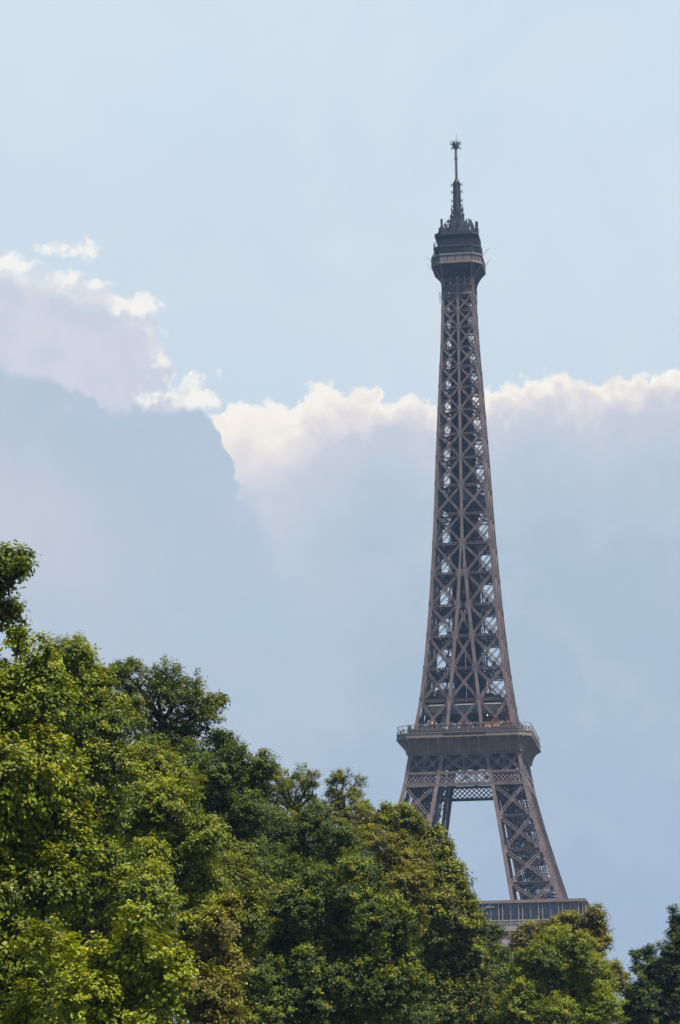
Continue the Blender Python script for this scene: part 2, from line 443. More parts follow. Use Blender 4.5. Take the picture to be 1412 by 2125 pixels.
# --- girders and crossed panels between the legs under the second deck
for s_ in range(4):
    g = MB(); n = (*SIDES[s_][1], .15)
    for z, t_ in ((105.9, .9), (109.5, .75)):
        d = hw(z) - .2; g.bar(fp(s_, -d, d, z), fp(s_, d, d, z), .55, t_)
    g.bar(fp(s_, -hw(115), hw(115) - .2, 115.0), fp(s_, hw(115), hw(115) - .2, 115.0), .6, .5)
    for z0, z1, (a, b), cnt in ((106.35, 109.1, (-1, 0), 7), (106.35, 109.1, (0, 0), 10), (106.35, 109.1, (0, 1), 7)):
        zm = 107.7; I = inn(zm); O = hw(zm)
        x0, x1 = {(-1, 0): (-O + .9, -I - .9), (0, 0): (-I, I), (0, 1): (I + .9, O - .9)}[(a, b)]
        st = (x1 - x0) / cnt; hgt = z1 - z0; dp0 = hw(z0) - .35; dp1 = hw(z1) - .35
        for i in range(-2, cnt + 1):
            for sg in (1, -1):
                a0 = x0 + i * st; a1 = a0 + 2 * st; p = [(a0, z0, dp0), (a1, z1, dp1)] if sg > 0 else [(a1, z0, dp0), (a0, z1, dp1)]
                q = []
                for (u, z, dd), (u2, z2, d2) in ((p[0], p[1]), (p[1], p[0])):   # clip to the panel
                    if u < x0: k = (x0 - u) / (u2 - u); u, z, dd = x0, z + (z2 - z) * k, dd + (d2 - dd) * k
                    elif u > x1: k = (x1 - u) / (u2 - u); u, z, dd = x1, z + (z2 - z) * k, dd + (d2 - dd) * k
                    q.append((u, z, dd))
                if abs(q[0][0] - q[1][0]) > .2:
                    g.bar(fp(s_, q[0][0], q[0][2] + .04 * sg, q[0][1]), fp(s_, q[1][0], q[1][2] + .04 * sg, q[1][1]), .2, .42, fp(s_, 0, 0, 1) if False else tuple(np.cross(fp(s_, 1, 0, 0), fp(s_, 0, 1, 0)))) if False else g.bar(fp(s_, q[0][0], q[0][2] + .06 * sg, q[0][1]), fp(s_, q[1][0], q[1][2] + .06 * sg, q[1][1]), .3, .16, (SIDES[s_][1][0], SIDES[s_][1][1], 0))
    g.build('lattice_girder', IRON, tower)
    x = MB()
    for side in (-1, 0, 1):
        def span(z):
            I, O = inn(z), hw(z)
            return {-1: (-O + .8, -I - .8), 0: (-I + .8 - .8, I), 1: (I + .8, O - .8)}[side]
        (l0, r0), (l1, r1) = span(109.9), span(114.7)
        for k in (0, .5):
            d0, d1 = hw(109.9) - .5, hw(114.7) - .5
            a0, b0 = l0 + (r0 - l0) * k, l0 + (r0 - l0) * (k + .5); a1, b1 = l1 + (r1 - l1) * k, l1 + (r1 - l1) * (k + .5)
            x.laced(fp(s_, a0, d0, 109.9), fp(s_, b1, d1, 114.7), .85, n, .2, .14, .7)
            x.laced(fp(s_, b0, d0, 109.9), fp(s_, a1, d1, 114.7), .85, n, .2, .14, .7)
            x.bar(fp(s_, (a0 + b0 + a1 + b1) / 4, (d0 + d1) / 2, 111.9), fp(s_, (a0 + b0 + a1 + b1) / 4, (d0 + d1) / 2, 112.8), .9, .35, (*SIDES[s_][1], 0))
        x.laced(fp(s_, (l0 + r0) / 2, d0, 109.9), fp(s_, (l1 + r1) / 2, d1, 114.7), .9, n, .2, .14, .7)
        for u, z in (((l0 + r0) / 2, 110), ((l1 + r1) / 2, 114.5), (l0, 110), (r0, 110), (l1, 114.5), (r1, 114.5)):
            x.bar(fp(s_, u, hw(z) - .5, z - .5), fp(s_, u, hw(z) - .5, z + .5), 1.3, .4, (*SIDES[s_][1], 0))
    x.build('crossed_panel', IRON, tower)

# --- second deck: curved console, edge band, floors
def octa(r, half, z): return [(half, -r, z), (r, -half, z), (r, half, z), (half, r, z), (-half, r, z), (-r, half, z), (-r, -half, z), (-half, -r, z)]


def console(name, prof, matr, ribs, rib_w, parent, cap0=True, cap1=True):
    b = MB(); rr = [octa(r, h_, z) for r, h_, z in prof]
    for i in range(len(rr) - 1):
        n = 8; fs = [(k, (k + 1) % n, n + (k + 1) % n, n + k) for k in range(n)]
        if i == 0 and cap0: fs.append(tuple(range(7, -1, -1)))
        if i == len(rr) - 2 and cap1: fs.append(tuple(range(8, 16)))
        b.poly(rr[i] + rr[i + 1], fs)
    o = b.build(name, matr, parent)
    if ribs:
        for k in range(8):
            cnt = ribs if k % 2 else 3
            for i in range(cnt + 1):
                f = i / cnt
                if i == cnt: continue
                rb = MB()
                for a, c_ in zip(rr, rr[1:]):
                    p0 = np.array(a[k]) * (1 - f) + np.array(a[(k + 1) % 8]) * f; p1 = np.array(c_[k]) * (1 - f) + np.array(c_[(k + 1) % 8]) * f
                    nn = np.array([(a[k][0] + a[(k + 1) % 8][0]), (a[k][1] + a[(k + 1) % 8][1]), 0]); nn /= np.linalg.norm(nn)
                    rb.bar(p0 + nn * .12, p1 + nn * .12, rib_w, .55, nn)
                rb.build('rib', IRON_L, o)
    return o


console('second_deck_console', [(16.75, 16.2, 115.3), (16.95, 16.2, 116.6), (17.5, 16.2, 117.9), (18.4, 16.25, 118.9), (19.7, 16.3, 119.55)], IRON, 11, .3, tower)
b = MB(); b.prism(octa(16.3, 15.8, 114.9), octa(16.3, 15.8, 115.28)); b.build('underside_shade', DARK, tower)  # dark slab added so the deck reads as shaded from below
b = MB(); b.prism(octa(19.95, 16.45, 119.57), octa(19.95, 16.45, 119.9)); b.prism(octa(19.75, 16.3, 119.9), octa(19.75, 16.3, 120.9)); b.prism(octa(19.95, 16.45, 120.9), octa(19.95, 16.45, 121.15))
b.build('second_deck_edge', IRON_L, tower)


def railing(name, r, half, z, h, step, matr, parent, bars=(1.0, .5), w=.09, lean=0.):
    b = MB(); o0 = octa(r, half, z); o1 = octa(r - lean, half - lean * .4, z + h)
    for k in range(8):
        p0, q0, p1, q1 = map(np.array, (o0[k], o0[(k + 1) % 8], o1[k], o1[(k + 1) % 8]))
        n = max(1, int(round(np.linalg.norm(q0 - p0) / step)))
        for i in range(n): b.bar(p0 + (q0 - p0) * i / n, p1 + (q1 - p1) * i / n, w)
        for f in bars: b.bar(p0 + (p1 - p0) * f, q0 + (q1 - q0) * f, w * 1.2)
    return b.build(name, matr, parent)


railing('outer_railing', 19.6, 16.2, 121.15, 2.3, 3.0, IRON_L, tower, (1., .42, .2), .11)
for s_ in range(4):       # ornamental band of the balustrade
    b = MB(); b.bar(fp(s_, -5.7, 19.72, 120.2), fp(s_, 6.9, 19.72, 120.2), .1)
    for k in range(16):
        u = -5.6 + k * .78
        b.bar(fp(s_, u, 19.8, 120.2), fp(s_, u + .6, 19.8, 120.85), .14, .3, (0, 0, 1)); b.bar(fp(s_, u + .6, 19.8, 120.2), fp(s_, u, 19.8, 120.85), .14, .3, (0, 0, 1))
    b.build('ornament_band', IRON_D, tower)
b = MB(); b.prism(octa(16.7, 15.2, 122.1), octa(16.7, 15.2, 122.75)); b.prism(octa(15.6, 14.2, 121.16), octa(15.6, 14.2, 122.1)); b.build('upper_deck', IRON_D, tower)
railing('upper_railing', 16.6, 15.1, 122.75, 1.25, .55, IRON, tower, (1., .1), .07)
# deck buildings
b = MB(); b.prism(octa(10.2, 7.5, 122.75), octa(10.2, 7.5, 127.6)); b.build('shop_wall', DARK, tower)
pav = MB(); pav.prism(octa(12.1, 9.6, 127.6), octa(12.4, 9.8, 128.2)); pav.prism(octa(12.5, 9.9, 128.2), octa(12.5, 9.9, 129.9)); pav.prism(octa(13.0, 10.4, 129.9), octa(12.9, 10.3, 130.3))
po = pav.build('pavilion', PANEL, tower)
for s_ in range(4):
    b = MB(); b.bar(fp(s_, -4.6, 12.53, 128.3), fp(s_, 4.6, 12.53, 128.3), .1)
    for u in np.arange(-3.9, 4.5, 1.31): b.bar(fp(s_, u, 12.53, 128.35), fp(s_, u, 12.53, 129.75), 1.2, .08, (*SIDES[s_][1], 0))
    b.build('window_band', GLASS, po)
    b = MB(); b.bar(fp(s_, -9.6, 12.56, 128.24), fp(s_, 9.6, 12.56, 128.24), .08)
    for u in np.arange(-9.6, 9.7, .8): b.bar(fp(s_, u, 12.55, 128.25), fp(s_, u, 12.55, 129.9), .07, .12, (*SIDES[s_][1], 0))
    b.build('wall_seam', IRON_D, po)
b = MB(); b.prism(octa(11.9, 10., 131.1), octa(11.9, 10., 131.9)); b.box(-12, 12, -11.2, -10.6, 130.32, 131.1); b.box(-12, 12, 10.6, 11.2, 130.32, 131.1); b.build('roof_slab', IRON_D, tower)
b = MB()
ring0 = [(-6.2 + 3.4 * math.cos(2 * math.pi * k / 10), -4.2 + 2.6 * math.sin(2 * math.pi * k / 10), 131.9) for k in range(10)]
b.prism(ring0, [(x, y, 135.2) for x, y, z in ring0]); b.prism([(-6.2 + (x + 6.2) * 1.06, -4.2 + (y + 4.2) * 1.06, 135.2) for x, y, z in ring0], [(-6.2 + (x + 6.2) * .9, -4.2 + (y + 4.2) * .9, 136.0) for x, y, z in ring0])
b.build('machine_room', mat('rusty_cladding', (.20, .11, .085), .6), tower)
b = MB()
for (x0, x1, y0, y1, z0, z1) in ((-11.5, -9.4, -7, -4.4, 131.9, 133.7), (8.2, 10.2, -6, -3, 131.9, 133.4), (5.5, 7.6, -3, 0, 131.9, 134.6), (-1.5, 4, -5, -1, 131.9, 133.3)):
    b.box(x0, x1, y0, y1, z0, z1); b.box(x0 - .15, x1 + .15, y0 - .15, y1 + .15, z1, z1 + .2)
for u in np.arange(-10, 10.1, 1.0): b.bar((u, -11.6, 131.9), (u, -11.6, 133.0), .08)
b.bar((-10, -11.6, 133), (10, -11.6, 133), .1); b.bar((-10, -11.6, 132.4), (10, -11.6, 132.4), .08)
b.build('roof_plant', IRON_D, tower)
b = MB()          # red steelwork of the lift landing at the right
for z in (124.5, 126.4, 128.3, 130.0):
    b.laced((7.2, -10.5, z), (13.2, -10.5, z), .7, (0, 1, 0), .18, .14, .7); b.laced((7.2, -5, z), (13.2, -5, z), .7, (0, 1, 0), .18, .14, .7)
for z in (124.5, 130.0): b.bar((7.2, -10.5, z), (7.2, -5, z), .3); b.bar((13.2, -10.5, z), (13.2, -5, z), .3)
for u in (7.2, 9.2, 11.2, 13.2):
    for y in (-10.5, -5): b.bar((u, y, 122.8), (u, y, 130.3), .25)
for z in (124.5, 128.3): b.bar((7.2, -10.6, z), (10.2, -10.6, z + 3.6), .3); b.bar((10.2, -10.6, z + 3.6), (13.2, -10.6, z), .3)
b.build('lift_landing', RED, tower)
b = MB()
for u in (-6.5, 1., 7.0):
    ring0 = [(u + 1.3 * math.cos(2 * math.pi * k / 8), -11.2 + .5 * math.sin(2 * math.pi * k / 8), 122.75) for k in range(8)]
b.poly([(-7.6, -11.3, 122.8), (-4.4, -11.3, 122.8), (-4.4, -10.21, 122.8), (-7.6, -10.21, 122.8), (-6.7, -11.3, 127.5), (-5.4, -11.3, 127.5), (-5.4, -10.21, 127.5), (-6.7, -10.21, 127.5)], [(0, 1, 5, 4), (1, 2, 6, 5), (3, 0, 4, 7), (4, 5, 6, 7), (2, 3, 7, 6), (3, 2, 1, 0)])
b.build('column_base', PANEL, tower)

# --- the tall shaft above the second deck
for s_ in range(4):
    c = MB(); x = MB(); nx, ny = SIDES[s_][1]; n = (nx, ny, .08)
    for z0, z1 in zip(LV, LV[1:] + [262.1]):
        k = .46 if z0 < 200 else .40
        for sg in (-1, 1):
            c.bar(fp(s_, sg * (hw(z0) - k), hw(z0) - k, z0), fp(s_, sg * (hw(z1) - k), hw(z1) - k, z1), 2 * k - .02, 2 * k - .02 + .004 * s_, (nx, ny, 0))
        if z1 <= 179.8:
            for sg in (-1, 1):
                w = .95; off0, off1 = (max(inn(z0), .45), max(inn(z1), .32)) if True else 0
                c.bar(fp(s_, sg * off0, hw(z0) - .4, z0), fp(s_, sg * off1, hw(z1) - .4, z1), w if z0 < 165 else .62, .8, (nx, ny, 0))
        else:
            c.bar(fp(s_, 0, hw(z0) - .4, z0), fp(s_, 0, hw(z1) - .4, z1), .85 if z0 < 215 else .72, .7, (nx, ny, 0))
    # gussets: a plate and three stiffener bands at every node, inside the outline
    for z in LV[1:]:
        gs = 1.0 if z < 200 else (.85 if z < 230 else .75)
        us = [-(hw(z) - .5), hw(z) - .5] + ([-inn(z), inn(z)] if inn(z) > .6 else [0])
        for u in us:
            corner = abs(u) > inn(z) + 1
            w = (1.2 if corner else 1.7) * gs; e = -math.copysign(.3 * gs, u) if corner else 0
            c.bar(fp(s_, u + e, hw(z) - .42, z - 1.15 * gs), fp(s_, u + e, hw(z) - .42, z + 1.15 * gs), w, .9 + .01 * s_, (nx, ny, 0))
            for dz in (-.75, -.1, .55):
                a = u + e - w * .66 if not (corner and u < 0) else u - .45; b_ = u + e + w * .66 if not (corner and u > 0) else u + .45
                c.bar(fp(s_, a, hw(z) - .4, z + dz * gs), fp(s_, b_, hw(z) - .4, z + dz * gs), .9, .2 * gs)
    for i, (z0, z1) in enumerate(zip(LV, LV[1:])):
        O0, O1, I0, I1 = hw(z0) - .6, hw(z1) - .6, inn(z0), inn(z1)
        d0, d1 = hw(z0) - .4, hw(z1) - .4; W = .78 if z0 < 165 else (.7 if z0 < 215 else .6)
        spans = [(-O0, -I0, -O1, -I1), (I0, O0, I1, O1)]
        if I1 > 1.2: spans.append((-I0, I0, -I1, I1))
        for a0, b0, a1, b1 in spans:
            x.laced(fp(s_, a0, d0, z0), fp(s_, b1, d1, z1), W, n, .24, .08, W); x.laced(fp(s_, b0, d0 - .25, z0), fp(s_, a1, d1 - .25, z1), W, n, .24, .08, W)
            m_ = (fp(s_, a0, d0, z0) + fp(s_, b1, d1, z1) + fp(s_, b0, d0, z0) + fp(s_, a1, d1, z1)) / 4
            x.bar(m_ + (0, 0, -.45), m_ + (0, 0, .45), W * 1.1, .45, (nx, ny, 0))
        x.laced(fp(s_, -O1, d1 - .2, z1), fp(s_, O1, d1 - .2, z1), .7, n, .13, .08, .6)
    o = c.build('shaft_face', IRON, tower); x.build('bracing', IRON, o)
# horizontal frames, one box of lattice per storey
for i, (z0, z1) in enumerate(zip(LV, LV[1:])):
    f = MB(); rnd = random.Random(i)
    z = z1; w = hw(z) - .9
    us = [w * q for q in ((-1, -.66, -.33, 0, .33, .66, 1) if z < 185 else (-1, -.45, .45, 1))]
    for u in us:
        f.laced((u, -w, z), (u, w, z), .6, (1, 0, 0), .13, .09, .7); f.laced((-w, u, z), (w, u, z), .6, (0, 1, 0), .13, .09, .7)
    for a, b_ in zip(us, us[1:]):
        f.laced((a, -w, z), (b_, w, z), .55, (0, 0, 1), .12, .09, .8); f.laced((-w, b_, z), (w, a, z), .5, (0, 0, 1), .12, .09, .8)
    for _ in range(120 if z < 185 else 30):
        a = rnd.uniform(-w, w); c_ = rnd.uniform(-w, w); zz = z + rnd.uniform(-1.3, .5)
        f.bar((a, c_, zz), (min(w, max(-w, a + rnd.uniform(-3, 3))), min(w, max(-w, c_ + rnd.uniform(-3, 3))), z + rnd.uniform(-.3, .7)), .14)
    # inner bracing planes of the storey
    w0, w1 = hw(z0) - 1., hw(z1) - 1.
    for q in (-.5, .5):
        for (a, b_) in ((-.98, -.05), (.05, .98)):
            f.laced((a * w0, q * w0, z0), (b_ * w1, q * w1, z1), .5, (0, 1, .08), .11, .08, .7); f.laced((b_ * w0, q * w0, z0), (a * w1, q * w1, z1), .5, (0, 1, .08), .11, .08, .7)
            f.laced((q * w0, a * w0, z0), (q * w1, b_ * w1, z1), .5, (1, 0, .08), .11, .08, .7); f.laced((q * w0, b_ * w0, z0), (q * w1, a * w1, z1), .5, (1, 0, .08), .11, .08, .7)
    f.build('cross_frame', IRON_D, tower)  # frames use the darker iron, shade of the shaft's interior painted in

# lift guides and stairs up the middle
sh = MB()
for z0, z1 in zip(LV, LV[1:]):
    for x_, y_ in ((-3.4, -2.2), (-1.1, -2.2), (1.1, -2.2), (3.4, -2.2), (-3.4, 2.2), (3.4, 2.2), (0, 0), (-2.3, 0.6), (2.1, .6)):
        s0 = min(1., hw(z0) / 8.6); s1 = min(1., hw(z1) / 8.6)
        sh.bar((x_ * s0, y_ * s0, z0), (x_ * s1, y_ * s1, z1), 1.15 * s0, .9 * s0, (0, 1, 0))
    for z in np.arange(z0, z1, 1.5):
        s = min(1., hw(z) / 8.6)
        sh.bar((-3.6 * s, -2.2 * s, z), (3.6 * s, -2.2 * s, z), .16); sh.bar((-3.4 * s, -2.2 * s, z), (-1.1 * s, -2.2 * s, z + 1.5), .14); sh.bar((3.4 * s, -2.2 * s, z), (1.1 * s, -2.2 * s, z + 1.5), .14)
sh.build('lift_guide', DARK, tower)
st = MB(); st2 = MB()
for i, z in enumerate(np.arange(124, 262, 1.2)):
    s = min(1.2, hw(z) / 9.); a = i * .9
    p = np.array([2.6 * s + 1.5 * s * math.cos(a), -3.4 * s + 1.5 * s * math.sin(a), z]); p2 = np.array([2.6 * s + 1.5 * s * math.cos(a + .9), -3.4 * s + 1.5 * s * math.sin(a + .9), z + 1.2])
    st.bar(p, p2, .8, .2); st.bar(p + (0, 0, 1), p2 + (0, 0, 1), .1)
    q = np.array([-3.6 * s, -3.2 * s, z])
    st2.bar(q, q + np.array([(1.6 if i % 2 else -1.6) * s, .3, 1.2]), .6, .18)
st.build('stairway', IRON_D, tower); st2.build('stairway', IRON_D, tower)
for x_, z in ((-4.75, 143.3), (5.2, 142.6), (-5.4, 158.5)):
    b = MB()
    b.box(x_ - 1.05, x_ + 1.05, -7.6, -5.8, z - .2, z)
    for a in np.linspace(-1, 1, 5):
        for y in (-7.55, -5.85): b.bar((x_ + a, y, z), (x_ + a, y, z + 2.3), .1)
    for zz in (.6, 1.2, 2.3):
        for y in (-7.55, -5.85): b.bar((x_ - 1, y, z + zz), (x_ + 1, y, z + zz), .1)
    b.build('service_cage', IRON_D, tower)

# intermediate platform: a diamond shaped tray inside the shaft
b = MB()
def dia(r, k, z): return [(k, -r, z), (r, -k, z), (r, k, z), (k, r, z), (-k, r, z), (-r, k, z), (-r, -k, z), (-k, -r, z)]
b.prism(dia(7.75, .6, 193.2), dia(7.75, .6, 195.6)); b.prism(dia(5.0, .5, 195.6), dia(5.0, .5, 197.0))
ob = b.build('intermediate_platform', IRON_D, tower)
b = MB(); b.prism(dia(4.2, 1.9, 190.4), dia(7.7, .6, 193.19)); b.build('tray', DARK, ob)  # shade under the platform put into the tray's near-black colour
b = MB()
rr_ = dia(7.7, .6, 195.6)
for k in range(8):
    p, q = np.array(rr_[k]), np.array(rr_[(k + 1) % 8])
    for i in range(7): b.bar(p + (q - p) * i / 7, p + (q - p) * i / 7 + (0, 0, 1.2), .1)
    b.bar(p + (0, 0, 1.2), q + (0, 0, 1.2), .12)
b.build('platform_railing', IRON_D, tower)

# --- top gallery
for s_ in range(4):
    g = MB(); n = (*SIDES[s_][1], 0)
    for z, t_ in ((259.3, .45), (262.2, .5)):
        d = hw(z) - .2; g.bar(fp(s_, -d, d, z), fp(s_, d, d, z), .5, t_)
    d = hw(260) - .35
    for i in range(-1, 8):
        for sg in (1, -1):
            a0 = -4.5 + i * 1.125; a1 = a0 + 2.25 * .999
            lo, hi = max(a0, -4.4), min(a1, 4.4)
            if hi - lo < .3: continue
            z_lo = 259.6 + (lo - a0) / 2.25 * 2.3; z_hi = 259.6 + (hi - a0) / 2.25 * 2.3
            if sg < 0: z_lo, z_hi = 521.5 - z_lo, 521.5 - z_hi
            g.bar(fp(s_, lo, d + .05 * sg, z_lo), fp(s_, hi, d + .05 * sg, z_hi), .26, .14, n)
    for u in (-4.4, -2.3, 0, 2.3, 4.4):           # tall panels of the gallery neck
        g.bar(fp(s_, u, 4.75, 262.4), fp(s_, u, 4.75, 268.4), .5 if abs(u) < 4 else .85, .45, n)
    for a in (-4.4, -2.3, 0, 2.3):
        for z0 in (262.4, 265.4):
            g.bar(fp(s_, a, 4.62, z0), fp(s_, a + 2.1, 4.62, z0 + 3), .2, .14, n); g.bar(fp(s_, a + 2.1, 4.5, z0), fp(s_, a, 4.5, z0 + 3), .2, .14, n)
    g.build('neck_panel', IRON, tower)
core = MB(); core.box(-3.9, 3.9, -3.9, 3.9, 262.6, 268.4); core.box(-2.6, 2.6, -2.6, 2.6, 255, 262.6); core.build('neck_core', DARK, tower)
for s_ in range(4):      # eight curved brackets
    for sg in (-1, 1):
        b = MB(); pts = []
        for k in range(9):
            f = k / 8; dd = (1 - math.sqrt(max(0, 1 - f * f))) if k < 8 else 1.
            pts.append((4.85 + 2.95 * (f ** 2.2), 262.3 + 6.1 * f))
        for (o0, z0), (o1, z1) in zip(pts, pts[1:]):
            b.bar(fp(s_, sg * (4.55 + (o0 - 4.85) * .12), o0, z0), fp(s_, sg * (4.55 + (o1 - 4.85) * .12), o1, z1), .42, .4)
        for i in range(1, 8, 2):
            b.bar(fp(s_, sg * 4.6, pts[i][0], pts[i][1]), fp(s_, sg * 4.6, 4.8, pts[i][1]), .2)
            b.bar(fp(s_, sg * 4.6, 4.8, pts[i][1]), fp(s_, sg * 4.6, pts[i + 1][0], pts[i + 1][1]), .2)
        b.build('bracket', IRON, tower)
console('top_gallery', [(5.3, 5.0, 264.9), (6.2, 5.0, 266.8), (7.6, 5.02, 268.35)], DARK, 0, 0, tower)
b = MB(); b.prism(octa(7.98, 5.1, 268.36), octa(7.98, 5.1, 269.0)); b.prism(octa(7.8, 5.0, 269.0), octa(7.8, 5.0, 270.3)); b.prism(octa(7.9, 5.08, 271.05), octa(7.9, 5.08, 271.5))
ob = b.build('gallery_band', IRON_L, tower)
b = MB(); b.prism(octa(7.6, 4.85, 270.3), octa(7.6, 4.85, 271.05)); b.build('window_strip', GLASS, ob)
b = MB(); oo = octa(7.84, 5.04, 269.0)
for k in range(8):
    p, q = np.array(oo[k]), np.array(oo[(k + 1) % 8]); cnt = 4 if k % 2 else 3
    for i in range(cnt + 1): b.bar(p + (q - p) * i / cnt, p + (q - p) * i / cnt + (0, 0, 2.1), .2)
    for i in range(cnt * 4): b.bar(p + (q - p) * i / cnt / 4, p + (q - p) * i / cnt / 4 + (0, 0, 1.3), .05)
b.build('mullion', IRON_D, ob)
railing('safety_cage', 7.75, 5.0, 271.5, 2.3, .55, ANT, tower, (1., .66, .33, .1), .06, lean=.9)
b = MB(); b.prism(octa(5.6, 3.8, 271.52), octa(5.6, 3.8, 273.6)); b.prism(octa(5.1, 3.5, 274.5), octa(5.1, 3.5, 277.5)); ob = b.build('top_cabin', IRON_D, tower)
for s_ in range(4):
    for u, w in ((-3.0, 1.2), (0, 2.4), (3.0, 1.2)):
        b = MB(); b.bar(fp(s_, u, 5.12, 275.0), fp(s_, u, 5.12, 276.9), w, .1, (*SIDES[s_][1], 0)); b.build('cabin_window', DARK, ob)
    for u in (-4, -2, 0, 2, 4):
        b = MB(); b.bar(fp(s_, u * .85, 5.62, 271.9), fp(s_, u * .85, 5.62, 273.2), 1.1, .08, (*SIDES[s_][1], 0)); b.build('cabin_window', DARK, ob)
b = MB(); b.prism(octa(6.6, 4.6, 273.3), octa(7.2, 4.9, 273.9)); b.prism(octa(7.2, 4.9, 273.9), octa(7.2, 4.9, 274.5)); b.build('upper_ring', IRON_D, tower)
railing('upper_ring_railing', 7.1, 4.85, 274.5, 1.6, .6, ANT, tower, (1., .5), .08)
b = MB(); b.prism(octa(5.6, 4., 277.2), octa(6.7, 4.7, 278.0)); b.prism(octa(6.75, 4.75, 278.0), octa(6.75, 4.75, 279.0)); b.prism(octa(4.2, 3.2, 279.), octa(3.8, 3., 281.2)); b.prism(octa(2.8, 1.9, 281.2), octa(2.2, 1.4, 284.4)); b.build('roof_platform', IRON_D, tower)
# crowd of small aerials round the roof
rnd = random.Random(11)
AER = 0
for k in range(84):
    a = rnd.uniform(0, 2 * math.pi); r_ = 1.9 + 4.7 * rnd.random() ** .75; f = (r_ - 1.9) / 4.7
    zb = 279.0 if r_ > 3.9 else (281.2 if r_ > 2.4 else 283.4)
    x_, y_ = r_ * math.cos(a) * (1 if r_ < 5 else .97), r_ * math.sin(a); h_ = max(1.5, 286.8 - 5.6 * f + rnd.uniform(-1.2, .7) - zb)
    b = MB(); b.bar((x_, y_, zb - .3), (x_, y_, zb + h_), .2)
    typ = rnd.random()
    if typ < .45:
        b.bar((x_, y_, zb + h_ - 1.6), (x_, y_, zb + h_), .5, .3); b.bar((x_, y_, zb + h_ * .3), (x_ * .8, y_ * .8, zb + h_ * .3 + .5), .14)
    elif typ < .75:
        for q in range(3): b.bar((x_ - .45, y_, zb + h_ * (.5 + .2 * q)), (x_ + .45, y_, zb + h_ * (.5 + .2 * q)), .1)
    else:
        zz = zb + h_ * .75; n_ = 8
        b.prism([(x_ + .5 * math.cos(2 * math.pi * i / n_), y_ - .15, zz + .5 * math.sin(2 * math.pi * i / n_)) for i in range(n_)], [(x_ + .35 * math.cos(2 * math.pi * i / n_), y_ + .15, zz + .35 * math.sin(2 * math.pi * i / n_)) for i in range(n_)])
    b.build('aerial', ANT, tower)
for x_, y_, z0, z1, w in ((-4.6, -3.6, 279, 284.2, .75), (6.2, -2.6, 277.4, 283.0, .95)):
    b = MB(); b.tube([(x_, y_, z0), (x_, y_, z1)], [w / 2, w / 2], 10); b.build('flue_pipe', IRON_D, tower)
for x_, z, dx, dz in ((-7.9, 267.5, -1.3, 2.2), (-7.9, 270., -1.8, 2.4), (7.9, 267.5, 2.4, 2.6), (7.9, 271.2, 2.0, 2.6), (-5.1, 257, -.7, 3.4), (5.2, 256, .8, 4.0)):
    b = MB(); b.bar((x_ * .96, -3., z), (x_ + dx, -3.6, z + dz), .08)
    if abs(x_) < 6:
        for q in range(6): b.bar((x_ + dx * .8 - .35, -3.4, z + dz * q / 5), (x_ + dx * .8 + .35, -3.4, z + dz * q / 5), .08)
        b.bar((x_ + dx * .8, -3.4, z), (x_ + dx * .8, -3.4, z + dz), .08)
    b.build('whip_aerial', ANT, tower)
# drum, thick mast, thin mast and crown
b = MB()
n_ = 12
def rg(r, z): return [(r * math.cos(2 * math.pi * k / n_), r * math.sin(2 * math.pi * k / n_), z) for k in range(n_)]
b.prism(rg(1.5, 284.2), rg(1.25, 286.))
b.prism(rg(1.25, 286.), rg(1.3, 289.2)); b.build('mast_drum', ANT, tower)
b = MB()
for k in range(n_):
    a = 2 * math.pi * k / n_; c_, s = math.cos(a), math.sin(a)
    for z0 in (285.4, 287.2): b.bar((1.75 * c_, 1.75 * s, z0), (1.95 * c_, 1.95 * s, z0 + 1.5), .42, .16, (c_, s, 0)); b.bar((1.2 * c_, 1.2 * s, z0 + .7), (1.9 * c_, 1.9 * s, z0 + .7), .12)
b.build('panel_aerial', ANT, tower)
b = MB()
for k in range(8):
    a = 2 * math.pi * k / 8 + .2; c_, s = math.cos(a), math.sin(a); b.bar((1.12 * c_, 1.12 * s, 289.0), (1.0 * c_, 1.0 * s, 297.2), .42, .3, (c_, s, 0))
for z in np.arange(289.2, 297.6, .8): b.prism(rg(.72, z), rg(.72, z + .2))
b.prism(rg(.9, 288.8), rg(.8, 297.6)); b.prism(rg(1.15, 297.0), rg(.5, 298.4)); b.build('lower_mast', ANT, tower)
for z in (289.5, 291.2, 294.1, 296.5):
    b = MB()
    for k in range(4):
        a = math.pi / 2 * k; c_, s = math.cos(a), math.sin(a)
        b.bar((.6 * c_, .6 * s, z), (1.7 * c_, 1.7 * s, z), .2); b.bar((1.4 * c_, 1.4 * s, z + .2), (1.9 * c_, 1.9 * s, z + .5), .16); b.bar((1.4 * c_, 1.4 * s, z), (1.9 * c_, 1.9 * s, z - .45), .16); b.bar((1.25 * c_ - .3 * s, 1.25 * s + .3 * c_, z), (1.25 * c_ + .3 * s, 1.25 * s - .3 * c_, z), .12)
    b.build('dipole', ANT, tower)
b = MB(); b.prism(rg(.3, 298.2), rg(.24, 309.)); b.build('upper_mast', ANT, tower)
b = MB()
for x_ in (-.42, .42): b.bar((x_, 0, 298.3), (x_ * .95, 0, 308.5), .05)
for z in np.arange(298.6, 308.4, .62): b.bar((-.55, 0, z), (.55, 0, z), .12)
for x_ in (-.42, .42): b.prism([(x_ + .16 * math.cos(q), .16 * math.sin(q), 305.0) for q in np.arange(0, 6.2, 1.05)], [(x_ + .16 * math.cos(q), .16 * math.sin(q), 305.4) for q in np.arange(0, 6.2, 1.05)])
b.build('mast_ladder', IRON, tower)
b = MB(); b.prism(rg(.25, 308.2), rg(.95, 309.0)); b.prism(rg(.95, 309.0), rg(.95, 309.7))
